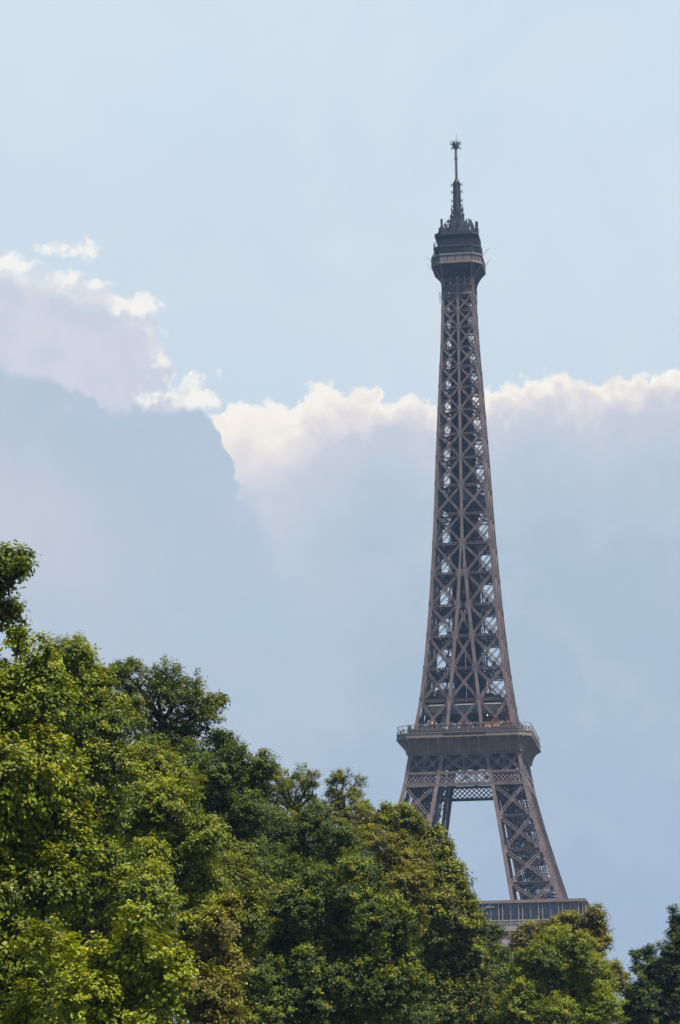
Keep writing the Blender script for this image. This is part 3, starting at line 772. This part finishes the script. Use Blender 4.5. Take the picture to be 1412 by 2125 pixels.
for k in range(14):
    a = 2 * math.pi * k / 14; c_, s = math.cos(a), math.sin(a)
    b.bar((.7 * c_, .7 * s, 309.0), (1.75 * c_, 1.75 * s, 308.4 + (k % 3) * .15), .1); b.bar((.8 * c_, .8 * s, 309.5), (1.7 * c_, 1.7 * s, 310.1 + (k % 2) * .3), .12)
    b.bar((.85 * c_, .85 * s, 309.6), (.95 * c_, .95 * s, 310.5 + (k % 3) * .2), .16); b.bar((1.7 * c_, 1.7 * s, 309.9), (1.8 * c_, 1.8 * s, 310.7), .08)
for x_, h_ in ((.3, 313.4), (-.2, 311.9)): b.bar((x_, 0, 309.7), (x_, 0, h_), .07)
b.build('crown_aerial', ANT, tower)

# --- first deck with its glazed pavilions
def sq(r, z): return [(r, -r, z), (r, r, z), (-r, r, z), (-r, -r, z)]
def ringslab(bm, ro, ri, z0, z1):
    bm.box(-ro, ro, -ro, -ri, z0, z1); bm.box(-ro, ro, ri, ro, z0, z1); bm.box(-ro, -ri, -ri, ri, z0, z1); bm.box(ri, ro, -ri, ri, z0, z1)
b = MB(); ringslab(b, 35.5, 14, 57.6, 59.6); ringslab(b, 35.0, 14.2, 59.6, 62.0); ringslab(b, 35.7, 14, 62.0, 62.9); b.build('first_deck', PALE, tower)
b = MB()
for s_ in range(4):
    for u in np.arange(-35, 35.1, 2.4): b.bar(fp(s_, u, 35.05, 59.7), fp(s_, u, 35.05, 62.0), .25, .5, (*SIDES[s_][1], 0))
b.build('deck_rib', IRON, tower)
b = MB()
for s_ in range(4):
    b.bar(fp(s_, -35.5, 35.5, 64.9), fp(s_, 35.5, 35.5, 64.9), .25, .3); b.bar(fp(s_, -35.5, 35.5, 63.1), fp(s_, 35.5, 35.5, 63.1), .2, .35); b.bar(fp(s_, -35.5, 35.5, 64.2), fp(s_, 35.5, 35.5, 64.2), .12)
    for u in np.arange(-35.2, 35.3, .42): b.bar(fp(s_, u, 35.5, 63.1), fp(s_, u, 35.5, 64.9), .15, .08, (*SIDES[s_][1], 0))
b.build('balustrade', PALE, tower)
b = MB(); ringslab(b, 35.4, 20, 69.75, 70.1); ringslab(b, 35.1, 20, 70.1, 70.6); b.build('terrace_roof', IRON_L, tower)
b = MB()
for s_ in range(4):
    for u in np.arange(-33.6, 33.7, 5.6):
        for d_ in (-.55, .55): b.bar(fp(s_, u + d_, 34.9, 62.9), fp(s_, u + d_, 34.9, 69.75), .22)
    for u in np.arange(-30.8, 31, 5.6): b.bar(fp(s_, u, 34.8, 62.9), fp(s_, u, 34.8, 69.75), .14)
b.build('terrace_post', PALE, tower)
b = MB()
for s_ in range(4):
    for u in np.arange(-32.2, 33, 1.4): b.bar(fp(s_, u, 33.35, 62.9), fp(s_, u, 33.35, 69.7), .09)
    for z in (65.3, 68.2): b.bar(fp(s_, -33, 33.35, z), fp(s_, 33, 33.35, z), .1)
    for u in (9.5, 15.4, -12): b.bar(fp(s_, u, 33.6, 62.9), fp(s_, u, 33.6, 66.6), .25); b.bar(fp(s_, u + 3.2, 33.6, 62.9), fp(s_, u + 3.2, 33.6, 66.6), .25); b.bar(fp(s_, u - .1, 33.6, 66.6), fp(s_, u + 3.3, 33.6, 66.6), .25)
b.build('glazing_bar', IRON_L, tower)
b = MB()
for s_ in range(4): b.bar(fp(s_, -33.0, 33.2, 66.3), fp(s_, 33.0, 33.2, 66.3), .12, 6.85)
b.build('terrace_glazing', GLASS, tower)
b = MB()
for s_ in range(4):      # arches under the first deck
    pr = None
    for k in range(25):
        a = math.pi * k / 24; u = 36 * math.cos(a); z = 18 + 37 * math.sin(a); dd = hw(z) - 1; p = fp(s_, u, dd, z); p_ = fp(s_, u * 1.07, dd, z + 3.2 * math.sin(a) + .3)
        if pr is not None: b.bar(pr[0], p, .7); b.bar(pr[1], p_, .7); b.bar(pr[0], p_, .3); b.bar(pr[1], p, .3)
        pr = (p, p_)
b.build('arch', IRON, tower)

# ------------------------------------------------------------------ small things on the decks
def tl(x, y, z):
    c, s = math.cos(TOWER_ROT), math.sin(TOWER_ROT)
    return Vector((x * c - y * s, x * s + y * c, z))


def parasol():
    o = empty('parasol', tl(7.9, -34.2, 62.9), TOWER_ROT); tag(o, 'white parasol open on the low glazed terrace of the tower', 'parasol', )
    b = MB(); b.bar((0, 0, 0), (0, 0, 6.5), .1); b.build('pole', ANT, o)
    b = MB(); n = 8; rim = [(1.7 * math.cos(2 * math.pi * k / n), .6 * math.sin(2 * math.pi * k / n), 5.9) for k in range(n)]
    b.poly(rim + [(0, 0, 6.7)] + [(x, y, 5.75) for x, y, z in rim], [(k, (k + 1) % n, 8) for k in range(n)] + [(9 + k, 9 + (k + 1) % n, (k + 1) % n, k) for k in range(n)]); b.build('canopy', WHITE, o)


parasol()


def kiosk():
    o = empty('kiosk', tl(8.3, -15.4, 122.75), TOWER_ROT); tag(o, 'small orange kiosk counter behind the rail of the wide deck', 'kiosk')
    b = MB(); b.box(-2.2, 2.2, -.6, .6, 0, 1.15); b.box(-2.3, 2.3, -.7, .7, 1.15, 1.3); b.build('counter', ORANGE, o)
    b = MB()
    for x in (-2.1, 2.1): b.bar((x, .5, 1.3), (x, .5, 2.5), .12)
    b.box(-2.4, 2.4, -.2, .8, 2.5, 2.65); b.build('canopy', IRON_D, o)


kiosk()
for i, (x, z, lb) in enumerate(((-9.4, 1.7, 'lit orange lamp low above the crowd, away from the orange kiosk'), (6.9, 3.4, 'lit orange lamp on a tall post near the orange kiosk'))):
    o = empty('deck_lamp', tl(x, -15.0, 122.75), TOWER_ROT); tag(o, lb, 'lamp', 'lit lamps on the wide deck')
    b = MB(); b.bar((0, 0, 0), (0, 0, z), .1); b.build('post', ANT, o)
    b = MB(); b.prism([(.2 * math.cos(q), .2 * math.sin(q), z) for q in np.arange(0, 6.2, .79)], [(.16 * math.cos(q), .16 * math.sin(q), z + .4) for q in np.arange(0, 6.2, .79)]); b.build('lantern', LAMP, o)


# --- visitors
def skin_person(pose):
    """one continuous body grown from a skeleton with a Skin modifier"""
    V = []; E = []; Rr = []
    def add(p, r, par=None):
        V.append(p); Rr.append(r); k = len(V) - 1
        if par is not None: E.append((par, k))
        return k
    pel = add((0, 0, .95), .15); bel = add((0, 0, 1.12), .145, pel); che = add((0, 0, 1.32), .17, bel); nk = add((0, 0, 1.48), .07, che)
    hd = add((0, -.02, 1.60), .095, nk); tp = add((0, -.01, 1.70), .08, hd)
    for s, (ex, ey, ez, hx, hy, hz) in zip((-1, 1), pose['arms']):
        sh_ = add((s * .19, 0, 1.40), .06, che); elb = add((s * ex, ey, ez), .045, sh_); wr = add((s * hx, hy, hz), .032, elb); add((s * hx, hy - .07, hz - .05), .04, wr)
    for s, (kx, ky, fx, fy) in zip((-1, 1), pose['legs']):
        hp = add((s * .1, 0, .88), .1, pel); kn = add((s * kx, ky, .49), .065, hp); an = add((s * fx, fy, .09), .045, kn); add((s * fx, fy - .17, .04), .04, an)
    me = bpy.data.meshes.new('person'); me.from_pydata(V, E, [])
    o = bpy.data.objects.new('person', me); COL.objects.link(o)
    md = o.modifiers.new('s', 'SKIN'); md.use_smooth_shade = True
    for i, sv in enumerate(me.skin_vertices[0].data): sv.radius = (Rr[i], Rr[i] * .8); sv.use_root = i == 0
    dg = bpy.context.evaluated_depsgraph_get(); ev = o.evaluated_get(dg); r = bpy.data.meshes.new_from_object(ev)
    bpy.data.objects.remove(o); return r


POSES = [dict(arms=((.24, -.05, 1.14, .22, -.22, 1.02), (.24, -.05, 1.14, .22, -.22, 1.02)), legs=((.1, -.01, .11, 0), (.1, -.02, .12, .02))),
         dict(arms=((.26, -.12, 1.16, .14, -.34, 1.2), (.24, 0, 1.13, .23, -.08, .9)), legs=((.1, -.05, .1, .03), (.11, 0, .13, 0))),
         dict(arms=((.27, -.15, 1.2, .1, -.25, 1.5), (.27, -.15, 1.2, .1, -.25, 1.5)), legs=((.11, 0, .14, 0), (.1, -.03, .1, -.02)))]
SKIN = mat('skin', (.25, .15, .11), .6); HAIR = mat('dark_hair', (.03, .022, .018), .7)
TROU = [mat('blue_denim', (.05, .07, .12), .8), mat('black_cloth', (.02, .02, .022), .8), mat('brown_cloth', (.12, .09, .07), .8)]
TOPS = [('dark navy', (.03, .04, .075), 24), ('black', (.02, .02, .022), 18), ('red', (.3, .05, .06), 7), ('white', (.6, .59, .58), 5), ('pale pink', (.45, .28, .3), 4), ('light blue', (.2, .3, .45), 5), ('grey', (.14, .14, .15), 7)]
BASE = [skin_person(p) for p in POSES]


def person_mesh(k, top, trou):
    me = BASE[k].copy(); me.materials.clear()
    for q in (SKIN, top, trou, HAIR): me.materials.append(q)
    for p in me.polygons:
        c = p.center; z = c.z
        if z > 1.67 or (z > 1.55 and c.y > .02): i = 3
        elif z > 1.47: i = 0
        elif z > .93: i = 0 if abs(c.x) > .13 and c.y < -.16 else 1
        else: i = 0 if (abs(c.x) > .17 and c.y < -.1) else 2
        p.material_index = i
    return me


spots = []
rnd = random.Random(21)
for k in range(38): spots.append((-14.0 + 28.0 * k / 37 + rnd.uniform(-.3, .3), -16.1 + rnd.uniform(0, .8), 122.75))
for k in range(10): spots.append((rnd.uniform(-14, 14), -14.2 + rnd.uniform(-.4, .4), 122.75))
for k in range(10): spots.append((-6 + 14 * k / 9 + rnd.uniform(-.4, .4), -18.9 + rnd.uniform(-.2, .2), 121.16))
for x, y, z in ((-16.2, -14.5, 122.75), (-16.1, -13.8, 122.75), (-15.8, -15.2, 122.75), (-16.3, -13, 122.75), (-17.6, -17.5, 121.16), (-18.6, -16.4, 121.16), (16.1, -14.4, 122.75), (18.3, -16.6, 121.16), (19.0, -15.3, 121.16), (15.9, -15.3, 122.75), (17.4, -17.6, 121.16), (-12, -18.9, 121.16)):
    spots.append((x, y, z))
pool = [i for i, t in enumerate(TOPS) for _ in range(t[2])]; rnd.shuffle(pool)
cache = {}
for k, (x, y, z) in enumerate(spots):
    i = pool[k % len(pool)]; po_ = k % 3; tr = (k * 7) % 3; key = (i, po_, tr)
    if key not in cache: cache[key] = person_mesh(po_, mat(TOPS[i][0].replace(' ', '_') + '_top', TOPS[i][1], .8) if i not in cache else cache[i], TROU[tr])
    o = bpy.data.objects.new('person', cache[key]); COL.objects.link(o); o.location = tl(x, y, z); o.rotation_euler.z = TOWER_ROT + rnd.uniform(-.8, .8); s = rnd.uniform(.93, 1.06); o.scale = (s, s, s)
    tag(o, 'visitor in a %s top standing by the rails of the tower\'s wide deck' % TOPS[i][0], 'person', 'visitors in %s tops on the wide deck' % TOPS[i][0])

# ------------------------------------------------------------------ trees
BARK = mat('grey_brown_bark', (.04, .032, .025), .9, var=.3, scale=2., bump=.5)


def leaf_material():
    m_ = bpy.data.materials.new('leaf'); m_.use_nodes = True; t = NT(m_.node_tree)
    b = t.n['Principled BSDF']; out = t.n['Material Output']
    a = t.node('ShaderNodeAttribute'); a.attribute_name = 'leaf_colour'
    t.l.new(a.outputs['Color'], b.inputs['Base Color']); b.inputs['Roughness'].default_value = .5; b.inputs['Specular IOR Level'].default_value = .25
    tr = t.node('ShaderNodeBsdfTranslucent'); hs = t.node('ShaderNodeHueSaturation'); hs.inputs['Value'].default_value = 1.5; hs.inputs['Saturation'].default_value = 1.15; hs.inputs['Hue'].default_value = .485
    t.l.new(a.outputs['Color'], hs.inputs['Color']); t.l.new(hs.outputs[0], tr.inputs[0])
    mx = t.node('ShaderNodeMixShader'); mx.inputs[0].default_value = .22
    t.l.new(b.outputs[0], mx.inputs[1]); t.l.new(tr.outputs[0], mx.inputs[2]); t.l.new(mx.outputs[0], out.inputs[0])
    return m_


LEAF = leaf_material()
def unit(a): return a / np.maximum(np.linalg.norm(a, axis=-1, keepdims=True), 1e-9)


def leaves_mesh(name, P, N, T, S, colr, parent):
    """P centres, N normals, T tip directions, S sizes, colr rgb: one folded leaf each"""
    n = len(P); T = unit(T - N * (T * N).sum(1, keepdims=True)); Bn = np.cross(N, T); S = S[:, None]
    v = np.stack([P - T * S * .5, P + Bn * S * .36 + N * S * .12 + T * S * .02, P + T * S * .55 - N * S * .08, P - Bn * S * .36 + N * S * .12 + T * S * .02], 1)
    me = bpy.data.meshes.new(name); me.vertices.add(4 * n); me.vertices.foreach_set('co', v.astype(np.float32).ravel())
    idx = np.arange(4 * n, dtype=np.int32); me.loops.add(4 * n); me.loops.foreach_set('vertex_index', idx)
    me.polygons.add(n); me.polygons.foreach_set('loop_start', (4 * np.arange(n)).astype(np.int32))
    at = me.attributes.new('leaf_colour', 'FLOAT_COLOR', 'FACE') if False else me.color_attributes.new('leaf_colour', 'FLOAT_COLOR', 'POINT')
    c4 = np.ones((n, 4, 4), np.float32); c4[:, :, :3] = colr[:, None, :]
    at.data.foreach_set('color', c4.ravel())
    me.update(calc_edges=True); me.shade_flat(); me.materials.append(LEAF)
    o = bpy.data.objects.new(name, me); COL.objects.link(o)
    if parent: o.parent = parent
    return o


def tree(name, label, dist, blobs, leaf, dens, base, alt, alt_p, seed, height=None, lobe_r=.95, cat='tree', bloom=1., trunk_px=None, thin=1.):
    """blobs: (px, py, radius px[, depth offset m]) of the photograph, set at ground distance dist"""
    rg_ = np.random.default_rng(seed)
    C = []; Rb = []
    for q in blobs:
        px, py, rp = q[:3]; off = q[3] if len(q) > 3 else rg_.uniform(-1.2, 1.2)
        d = ray(px, py); hd = math.hypot(d[0], d[1]); t_ = (dist + off) / hd
        C.append(CAM + d * t_); Rb.append(rp * np.linalg.norm(d * t_) / FPX)
    C = np.array(C); Rb = np.array(Rb)
    cx, cy = np.average(C[:, 0], weights=Rb ** 2), np.average(C[:, 1], weights=Rb ** 2)
    root = empty(name, (cx, cy, 0)); tag(root, label, cat, 'trees along the avenue')
    o0 = np.array([cx, cy, 0])
    zmin = (C[:, 2] - Rb).min(); zt = max(2.5, zmin * .8)
    # trunk and limbs
    tk = MB(); r0 = .018 * C[:, 2].max() + .06
    zt2 = np.percentile(C[:, 2], 35)
    tk.tube([(0, 0, -.15), (.05, 0, zt * .5), (.1, .05, zt), (-.1, 0, (zt + zt2) / 2), (.05, 0, zt2)], [r0 * 1.35, r0, r0 * .9, r0 * .7, r0 * .5], 8)
    trunk = tk.build('trunk', BARK, root)
    lm = MB(); LP = []; LN = []; LC = []; LS = []; LT = []
    for c, rb in zip(C, Rb):
        e = c - o0; st_ = np.array([0, 0, max(zt, min(zt2, e[2] - np.hypot(e[0], e[1]) * .8))])
        md = (st_ + e) / 2 + np.array([rg_.uniform(-.3, .3), rg_.uniform(-.3, .3), .12 * np.linalg.norm(e - st_)])
        lm.tube([st_, md, e], [r0 * .26, r0 * .16, .04], 5)
        nl = max(4, int(4.2 * (rb / lobe_r) ** 2 * thin))
        u = unit(rg_.normal(size=(nl, 3))); u[:, 2] = u[:, 2] * .85 + .2
        u = u[(u[:, 1] < .35) | (rg_.random(nl) < .45)]; nl = len(u)        # the far side carries fewer boughs
        lr = np.minimum(lobe_r * rg_.choice([.5, .7, .9, 1.15], nl) * min(1., .5 + rb / 3.), rb * .9)
        lc = e + u * rg_.uniform(.8, 1.05, (nl, 1)) * np.maximum(rb - lr * .8, rb * .3)[:, None]
        clump_alt = np.clip(rg_.normal(alt_p, .33, nl), 0, 1); tone = rg_.uniform(.75, 1.25, nl)
        for j in range(nl):
            if rg_.random() < .5: lm.tube([e + (lc[j] - e) * .05, e + (lc[j] - e) * .55 + (0, 0, .1), lc[j]], [.045, .03, .012], 4)
            r = lr[j]
            # sprays fan out over the upper shell of the bough, leaves on each spray
            ns = max(6, int(46 * (r / .8) ** 2 * dens * 1.25 * (.13 / leaf) ** 1.0)); sv = unit(rg_.normal(size=(ns, 3)) + u[j] * .55 + np.array([0, 0, .45]))
            sp_ = lc[j] + sv * np.array([1.0, 1.0, .85]) * r * rg_.uniform(.55, 1.08, (ns, 1)) ** np.where(rg_.random((ns, 1)) < .75, .5, 1.4)
            w3 = rg_.normal(size=(3, 3)) * 2.6; ph = rg_.uniform(0, 6.28, 3)
            wob = 1 + .17 * np.sin(sv @ w3 + ph).sum(1, keepdims=True)
            sp_ = lc[j] + (sp_ - lc[j]) * wob
            nsh = rg_.poisson(7 * r * r) + 1          # upright shoots that break the outline
            sd_ = unit(rg_.normal(size=(nsh, 3)) * .5 + u[j] * .6 + np.array([0, 0, .9])); q_ = rg_.uniform(.9, 1.35, (4, nsh, 1)); q_.sort(0)
            sp_ = np.concatenate([sp_, (lc[j] + sd_[None] * q_ * r * .95).reshape(-1, 3)]); sv = np.concatenate([sv, np.tile(sd_, (4, 1))]); young = np.arange(len(sp_)) >= ns; ns = len(sp_)
            k = rg_.poisson(10, ns) + 5; ii = np.repeat(np.arange(ns), k); n = len(ii)
            out_ = unit(sv + .3 * u[j] + np.array([0, 0, .2]))
            sw = .03 + leaf * .62
            along = rg_.uniform(-.12, .3, (n, 1)) * (leaf / .15)
            p = sp_[ii] + rg_.normal(size=(n, 3)) * np.array([sw, sw, sw * .55]) + out_[ii] * along
            nn = unit(np.array([0, 0, .5]) + out_[ii] * .85 + rg_.normal(size=(n, 3)) * .38)
            tt = out_[ii] + rg_.normal(size=(n, 3)) * .6 + np.array([0, 0, -.25])
            cc = (np.array(base) + (np.array(alt) - np.array(base)) * np.clip(clump_alt[j] + rg_.normal(0, .12, (n, 1)), 0, 1)) * tone[j] * rg_.uniform(.75, 1.28, (n, 1))
            yl = (young[ii, None] * rg_.uniform(.1, .85, (n, 1))); cc = cc * (1 - yl) + np.minimum(np.array(base) * np.array([4.2, 3.4, 2.6]), np.array(TIP)) * yl      # paler shoots: new growth, with sunlit brightness put into the colour
            y_ = rg_.random((n, 1)); cc = np.where(y_ < .05, cc * np.array([1.7, 1.2, .8]), cc)
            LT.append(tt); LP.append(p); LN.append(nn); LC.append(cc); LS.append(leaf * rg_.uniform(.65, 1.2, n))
        # leaves inside the bough, larger and sparser
        ni = int(110 * rb ** 2 * thin ** 2 * (dens if dens > .9 else .3))
        v = unit(rg_.normal(size=(ni, 3))); LP.append(e + v * rb * rg_.uniform(.05, .62, (ni, 1))); LN.append(unit(v + rg_.normal(size=(ni, 3)) * .5)); LT.append(rg_.normal(size=(ni, 3)))
        LC.append(np.array(base) * rg_.uniform(.7, 1.2, (ni, 1))); LS.append(leaf * rg_.uniform(1.4, 2.4, ni))
    lm.build('limbs', BARK, root)
    leaves_mesh('crown', np.concatenate(LP), np.concatenate(LN), np.concatenate(LT), np.concatenate(LS), np.concatenate(LC), root)
    return sum(map(len, LP))


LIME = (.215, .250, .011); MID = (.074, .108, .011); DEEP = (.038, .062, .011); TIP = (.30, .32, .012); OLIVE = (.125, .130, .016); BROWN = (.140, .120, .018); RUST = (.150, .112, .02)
TREES = [
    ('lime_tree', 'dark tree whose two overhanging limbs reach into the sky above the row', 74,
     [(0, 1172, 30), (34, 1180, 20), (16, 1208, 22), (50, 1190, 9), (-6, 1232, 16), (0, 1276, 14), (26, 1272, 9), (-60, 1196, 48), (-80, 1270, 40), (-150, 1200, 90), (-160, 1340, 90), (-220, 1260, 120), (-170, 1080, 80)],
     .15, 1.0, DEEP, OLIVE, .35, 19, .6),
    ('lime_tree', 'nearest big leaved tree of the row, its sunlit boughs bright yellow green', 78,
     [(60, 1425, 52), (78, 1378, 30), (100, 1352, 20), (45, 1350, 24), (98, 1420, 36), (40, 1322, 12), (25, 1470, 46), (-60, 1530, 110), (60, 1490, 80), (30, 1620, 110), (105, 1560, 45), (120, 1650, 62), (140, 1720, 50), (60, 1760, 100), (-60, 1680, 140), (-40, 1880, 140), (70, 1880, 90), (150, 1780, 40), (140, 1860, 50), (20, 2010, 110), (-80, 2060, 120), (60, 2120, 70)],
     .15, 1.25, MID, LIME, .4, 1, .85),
    ('young_tree', 'low young tree with the brightest yellow green leaves, in front of the big leaved tree', 71,
     [(345, 2040, 46), (300, 1985, 50), (255, 1960, 40), (290, 1920, 26), (210, 2010, 70), (280, 2090, 75), (170, 2090, 70), (110, 1990, 60), (360, 2080, 30), (90, 2120, 70), (200, 2160, 90), (330, 2150, 60), (370, 2010, 20)],
     .135, 1.25, LIME, MID, .25, 2, .7),
    ('broadleaf_tree', 'ragged topped green tree between the nearest big leaved tree and the airy one', 104,
     [(150, 1350, 24), (186, 1378, 26), (140, 1375, 45), (105, 1410, 50), (180, 1420, 45), (205, 1470, 60), (150, 1490, 75), (225, 1530, 55), (120, 1590, 80), (210, 1610, 70), (160, 1690, 80), (215, 1425, 26), (230, 1700, 60), (180, 1790, 80), (170, 1880, 80), (200, 1960, 80), (90, 2030, 80), (150, 2090, 90), (230, 2090, 80), (245, 1800, 60), (305, 1875, 75), (265, 1960, 70), (340, 1990, 70)],
     .125, 1.15, MID, LIME, .35, 3, .9),
    ('airy_tree', 'tall airy dark tree with open branches standing against the sky', 140,
     [(240, 1408, 24), (262, 1400, 22), (232, 1445, 38), (430, 1510, 34), (458, 1462, 14), (250, 1490, 40), (445, 1560, 34), (290, 1425, 44), (340, 1420, 48), (385, 1430, 42), (250, 1415, 26), (330, 1485, 55), (395, 1480, 44), (440, 1470, 22), (415, 1520, 40), (280, 1490, 46), (350, 1550, 60), (420, 1570, 40), (290, 1570, 60), (340, 1640, 80)],
     .13, .5, DEEP, OLIVE, .4, 4, .8, .75),
    ('broadleaf_tree', 'large round tree with bright tufted bough ends in front of the airy dark tree', 114,
     [(310, 1600, 48), (365, 1630, 55), (270, 1640, 55), (390, 1690, 55), (310, 1700, 75), (250, 1740, 70), (365, 1770, 70), (430, 1750, 40), (300, 1820, 80), (400, 1850, 70), (230, 1850, 60), (340, 1930, 90), (430, 1930, 60), (260, 1950, 70), (380, 2040, 90), (190, 1930, 70), (160, 1840, 60)],
     .125, 1.2, MID, LIME, .4, 5, .95),
    ('broadleaf_tree', 'dense rounded dark tree between the airy tree and the two thin treetops', 138,
     [(475, 1548, 34), (500, 1590, 46), (455, 1610, 50), (540, 1595, 28), (525, 1640, 45), (480, 1670, 60), (430, 1660, 50), (510, 1720, 60), (450, 1740, 60), (535, 1700, 30), (480, 1810, 80), (400, 1590, 45)],
     .125, 1.25, DEEP, MID, .5, 6, .95),
    ('thin_tree', 'broader one of the two thin see-through treetops, next to the dense dark tree', 188,
     [(598, 1622, 28), (632, 1620, 26), (576, 1660, 28), (615, 1660, 34), (650, 1650, 22), (572, 1615, 20), (648, 1622, 16), (590, 1690, 34), (640, 1690, 30), (600, 1715, 45), (640, 1710, 36), (610, 1790, 80)],
     .12, .3, OLIVE, MID, .5, 7, .85, 1.),
    ('thin_tree', 'narrower pointed one of the two thin see-through treetops, on the tower\'s side', 192,
     [(714, 1618, 20), (728, 1636, 24), (700, 1640, 22), (690, 1664, 24), (738, 1662, 18), (705, 1690, 40), (745, 1690, 26), (670, 1700, 30), (720, 1740, 45), (760, 1700, 24), (720, 1810, 80)],
     .12, .3, OLIVE, DEEP, .3, 8, .85, 1.),
    ('broadleaf_tree', 'dark dense tree standing in front of the two thin see-through treetops', 152,
     [(660, 1720, 40), (700, 1735, 36), (620, 1745, 45), (580, 1740, 40), (545, 1760, 40), (660, 1780, 60), (600, 1800, 60), (720, 1790, 40), (560, 1830, 60), (650, 1860, 80), (540, 1900, 70), (740, 1950, 70), (680, 2010, 80), (760, 2060, 80), (620, 2080, 90), (830, 2110, 70), (520, 2020, 80), (480, 1950, 80), (450, 2080, 90)],
     .125, 1.2, DEEP, MID, .45, 9, .95),
    ('broadleaf_tree', 'narrow upright tree with pale tufts just behind the yellow brown tree', 118,
     [(500, 1800, 40), (470, 1840, 50), (515, 1860, 40), (530, 1890, 32), (460, 1910, 60), (510, 1930, 40), (480, 1990, 60), (430, 2060, 60)],
     .125, 1.2, MID, OLIVE, .4, 10, .9),
    ('browning_tree', 'low yellow brown tree between the bright young tree and the wide layered one', 108,
     [(455, 1950, 42), (430, 2000, 50), (470, 2020, 38), (415, 2060, 50), (440, 2100, 55), (395, 2100, 40), (470, 2080, 30), (430, 2170, 70), (480, 1900, 30)],
     .14, 1.1, BROWN, OLIVE, .3, 11, .8),
    ('broadleaf_tree', 'widest green tree with layered boughs, in front of the orange tinged one', 130,
     [(600, 1900, 55), (560, 1950, 60), (650, 1900, 50), (690, 1850, 48), (730, 1810, 36), (640, 1830, 50), (760, 1840, 40), (740, 1890, 55), (620, 1980, 80), (700, 1960, 70), (780, 1930, 50), (800, 1890, 36), (830, 1930, 30), (540, 2040, 70), (640, 2070, 90), (740, 2040, 80), (800, 2000, 60), (700, 2130, 90), (560, 2120, 80), (820, 2080, 70)],
     .125, 1.15, MID, DEEP, .45, 12, .95),
    ('browning_tree', 'orange tinged tree against the dark green crown in front of the tower', 165,
     [(820, 1770, 36), (850, 1800, 36), (800, 1810, 40), (775, 1760, 34), (840, 1850, 45), (790, 1860, 50), (765, 1715, 26), (870, 1830, 28), (820, 1910, 60)],
     .15, .95, BROWN, OLIVE, .45, 13, .8),
    ('chestnut_tree', 'dark crown with clustered leaves covering the tower\'s left leg', 176,
     [(795, 1705, 28), (830, 1715, 36), (865, 1735, 34), (890, 1760, 36), (905, 1790, 34), (880, 1810, 50), (855, 1780, 40), (928, 1818, 26), (925, 1850, 45), (945, 1842, 34), (958, 1884, 32), (940, 1900, 55), (890, 1890, 55), (958, 1938, 42), (910, 1970, 65), (965, 1992, 48), (860, 1960, 55), (940, 2050, 80), (860, 2060, 70), (900, 2130, 80), (1000, 2090, 60)],
     .18, 1.2, OLIVE, DEEP, .55, 14, .95),
    ('broadleaf_tree', 'small dark tree hiding one end of the glazed terrace of the tower', 192,
     [(1024, 1948, 20), (1012, 1978, 34), (1042, 1982, 24), (1040, 2030, 45), (1000, 2040, 45), (1060, 2080, 40), (1020, 2110, 60)],
     .125, 1.15, DEEP, MID, .4, 15, .9),
    ('maple_tree', 'round fresh green tree in front of the tower\'s glazed terrace', 172,
     [(1150, 1965, 34), (1110, 1990, 34), (1190, 1985, 40), (1140, 2010, 50), (1090, 2030, 40), (1230, 2010, 34), (1210, 2040, 50), (1160, 2070, 65), (1090, 2090, 50), (1250, 2062, 36), (1274, 2100, 34), (1230, 2115, 60), (1150, 2140, 70), (1070, 2130, 50)],
     .125, 1.1, MID, LIME, .45, 16, .9),
    ('browning_tree', 'rusty brown treetop behind the round fresh green tree at the tower\'s foot', 214,
     [(1100, 1945, 24), (1140, 1935, 26), (1180, 1930, 28), (1215, 1925, 28), (1240, 1908, 20), (1250, 1930, 18), (1235, 1960, 28), (1085, 1965, 22), (1160, 1970, 50), (1220, 1990, 40), (1270, 2030, 26), (1285, 2050, 26)],
     .17, .9, RUST, OLIVE, .4, 17, .8),
    ('spiky_tree', 'dark tree with upright twigs standing apart, beyond the round fresh green tree', 205,
     [(1415, 1905, 22), (1405, 1940, 26), (1420, 1975, 40), (1385, 1985, 28), (1345, 1985, 16), (1330, 2010, 22), (1350, 2025, 28), (1390, 2040, 50), (1440, 2060, 70), (1325, 2060, 28), (1350, 2090, 45), (1400, 2130, 80), (1480, 1990, 90), (1330, 2130, 50), (1318, 1985, 8)],
     .15, 1.1, DEEP, (.03, .05, .02), .4, 18, .75),
]
total = 0
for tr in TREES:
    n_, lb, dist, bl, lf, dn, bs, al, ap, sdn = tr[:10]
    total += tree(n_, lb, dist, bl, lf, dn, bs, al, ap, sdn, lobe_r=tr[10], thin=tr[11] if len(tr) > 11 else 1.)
import os
if os.environ.get('DBG'): print('leaves', total)

# ------------------------------------------------------------------ summer haze over the whole place
def haze():
    b = MB(); b.box(-3200, 3200, -3600, 2800, -1, 320)
    m_ = bpy.data.materials.new('haze_air'); m_.use_nodes = True; nt = m_.node_tree; nt.nodes.clear()
    o = nt.nodes.new('ShaderNodeOutputMaterial'); v = nt.nodes.new('ShaderNodeVolumePrincipled')
    v.inputs['Color'].default_value = (.40, .63, 1, 1); v.inputs['Density'].default_value = .00011; v.inputs['Anisotropy'].default_value = .2
    nt.links.new(v.outputs[0], o.inputs['Volume'])
    return tag(b.build('haze', m_), kind='stuff')


haze()
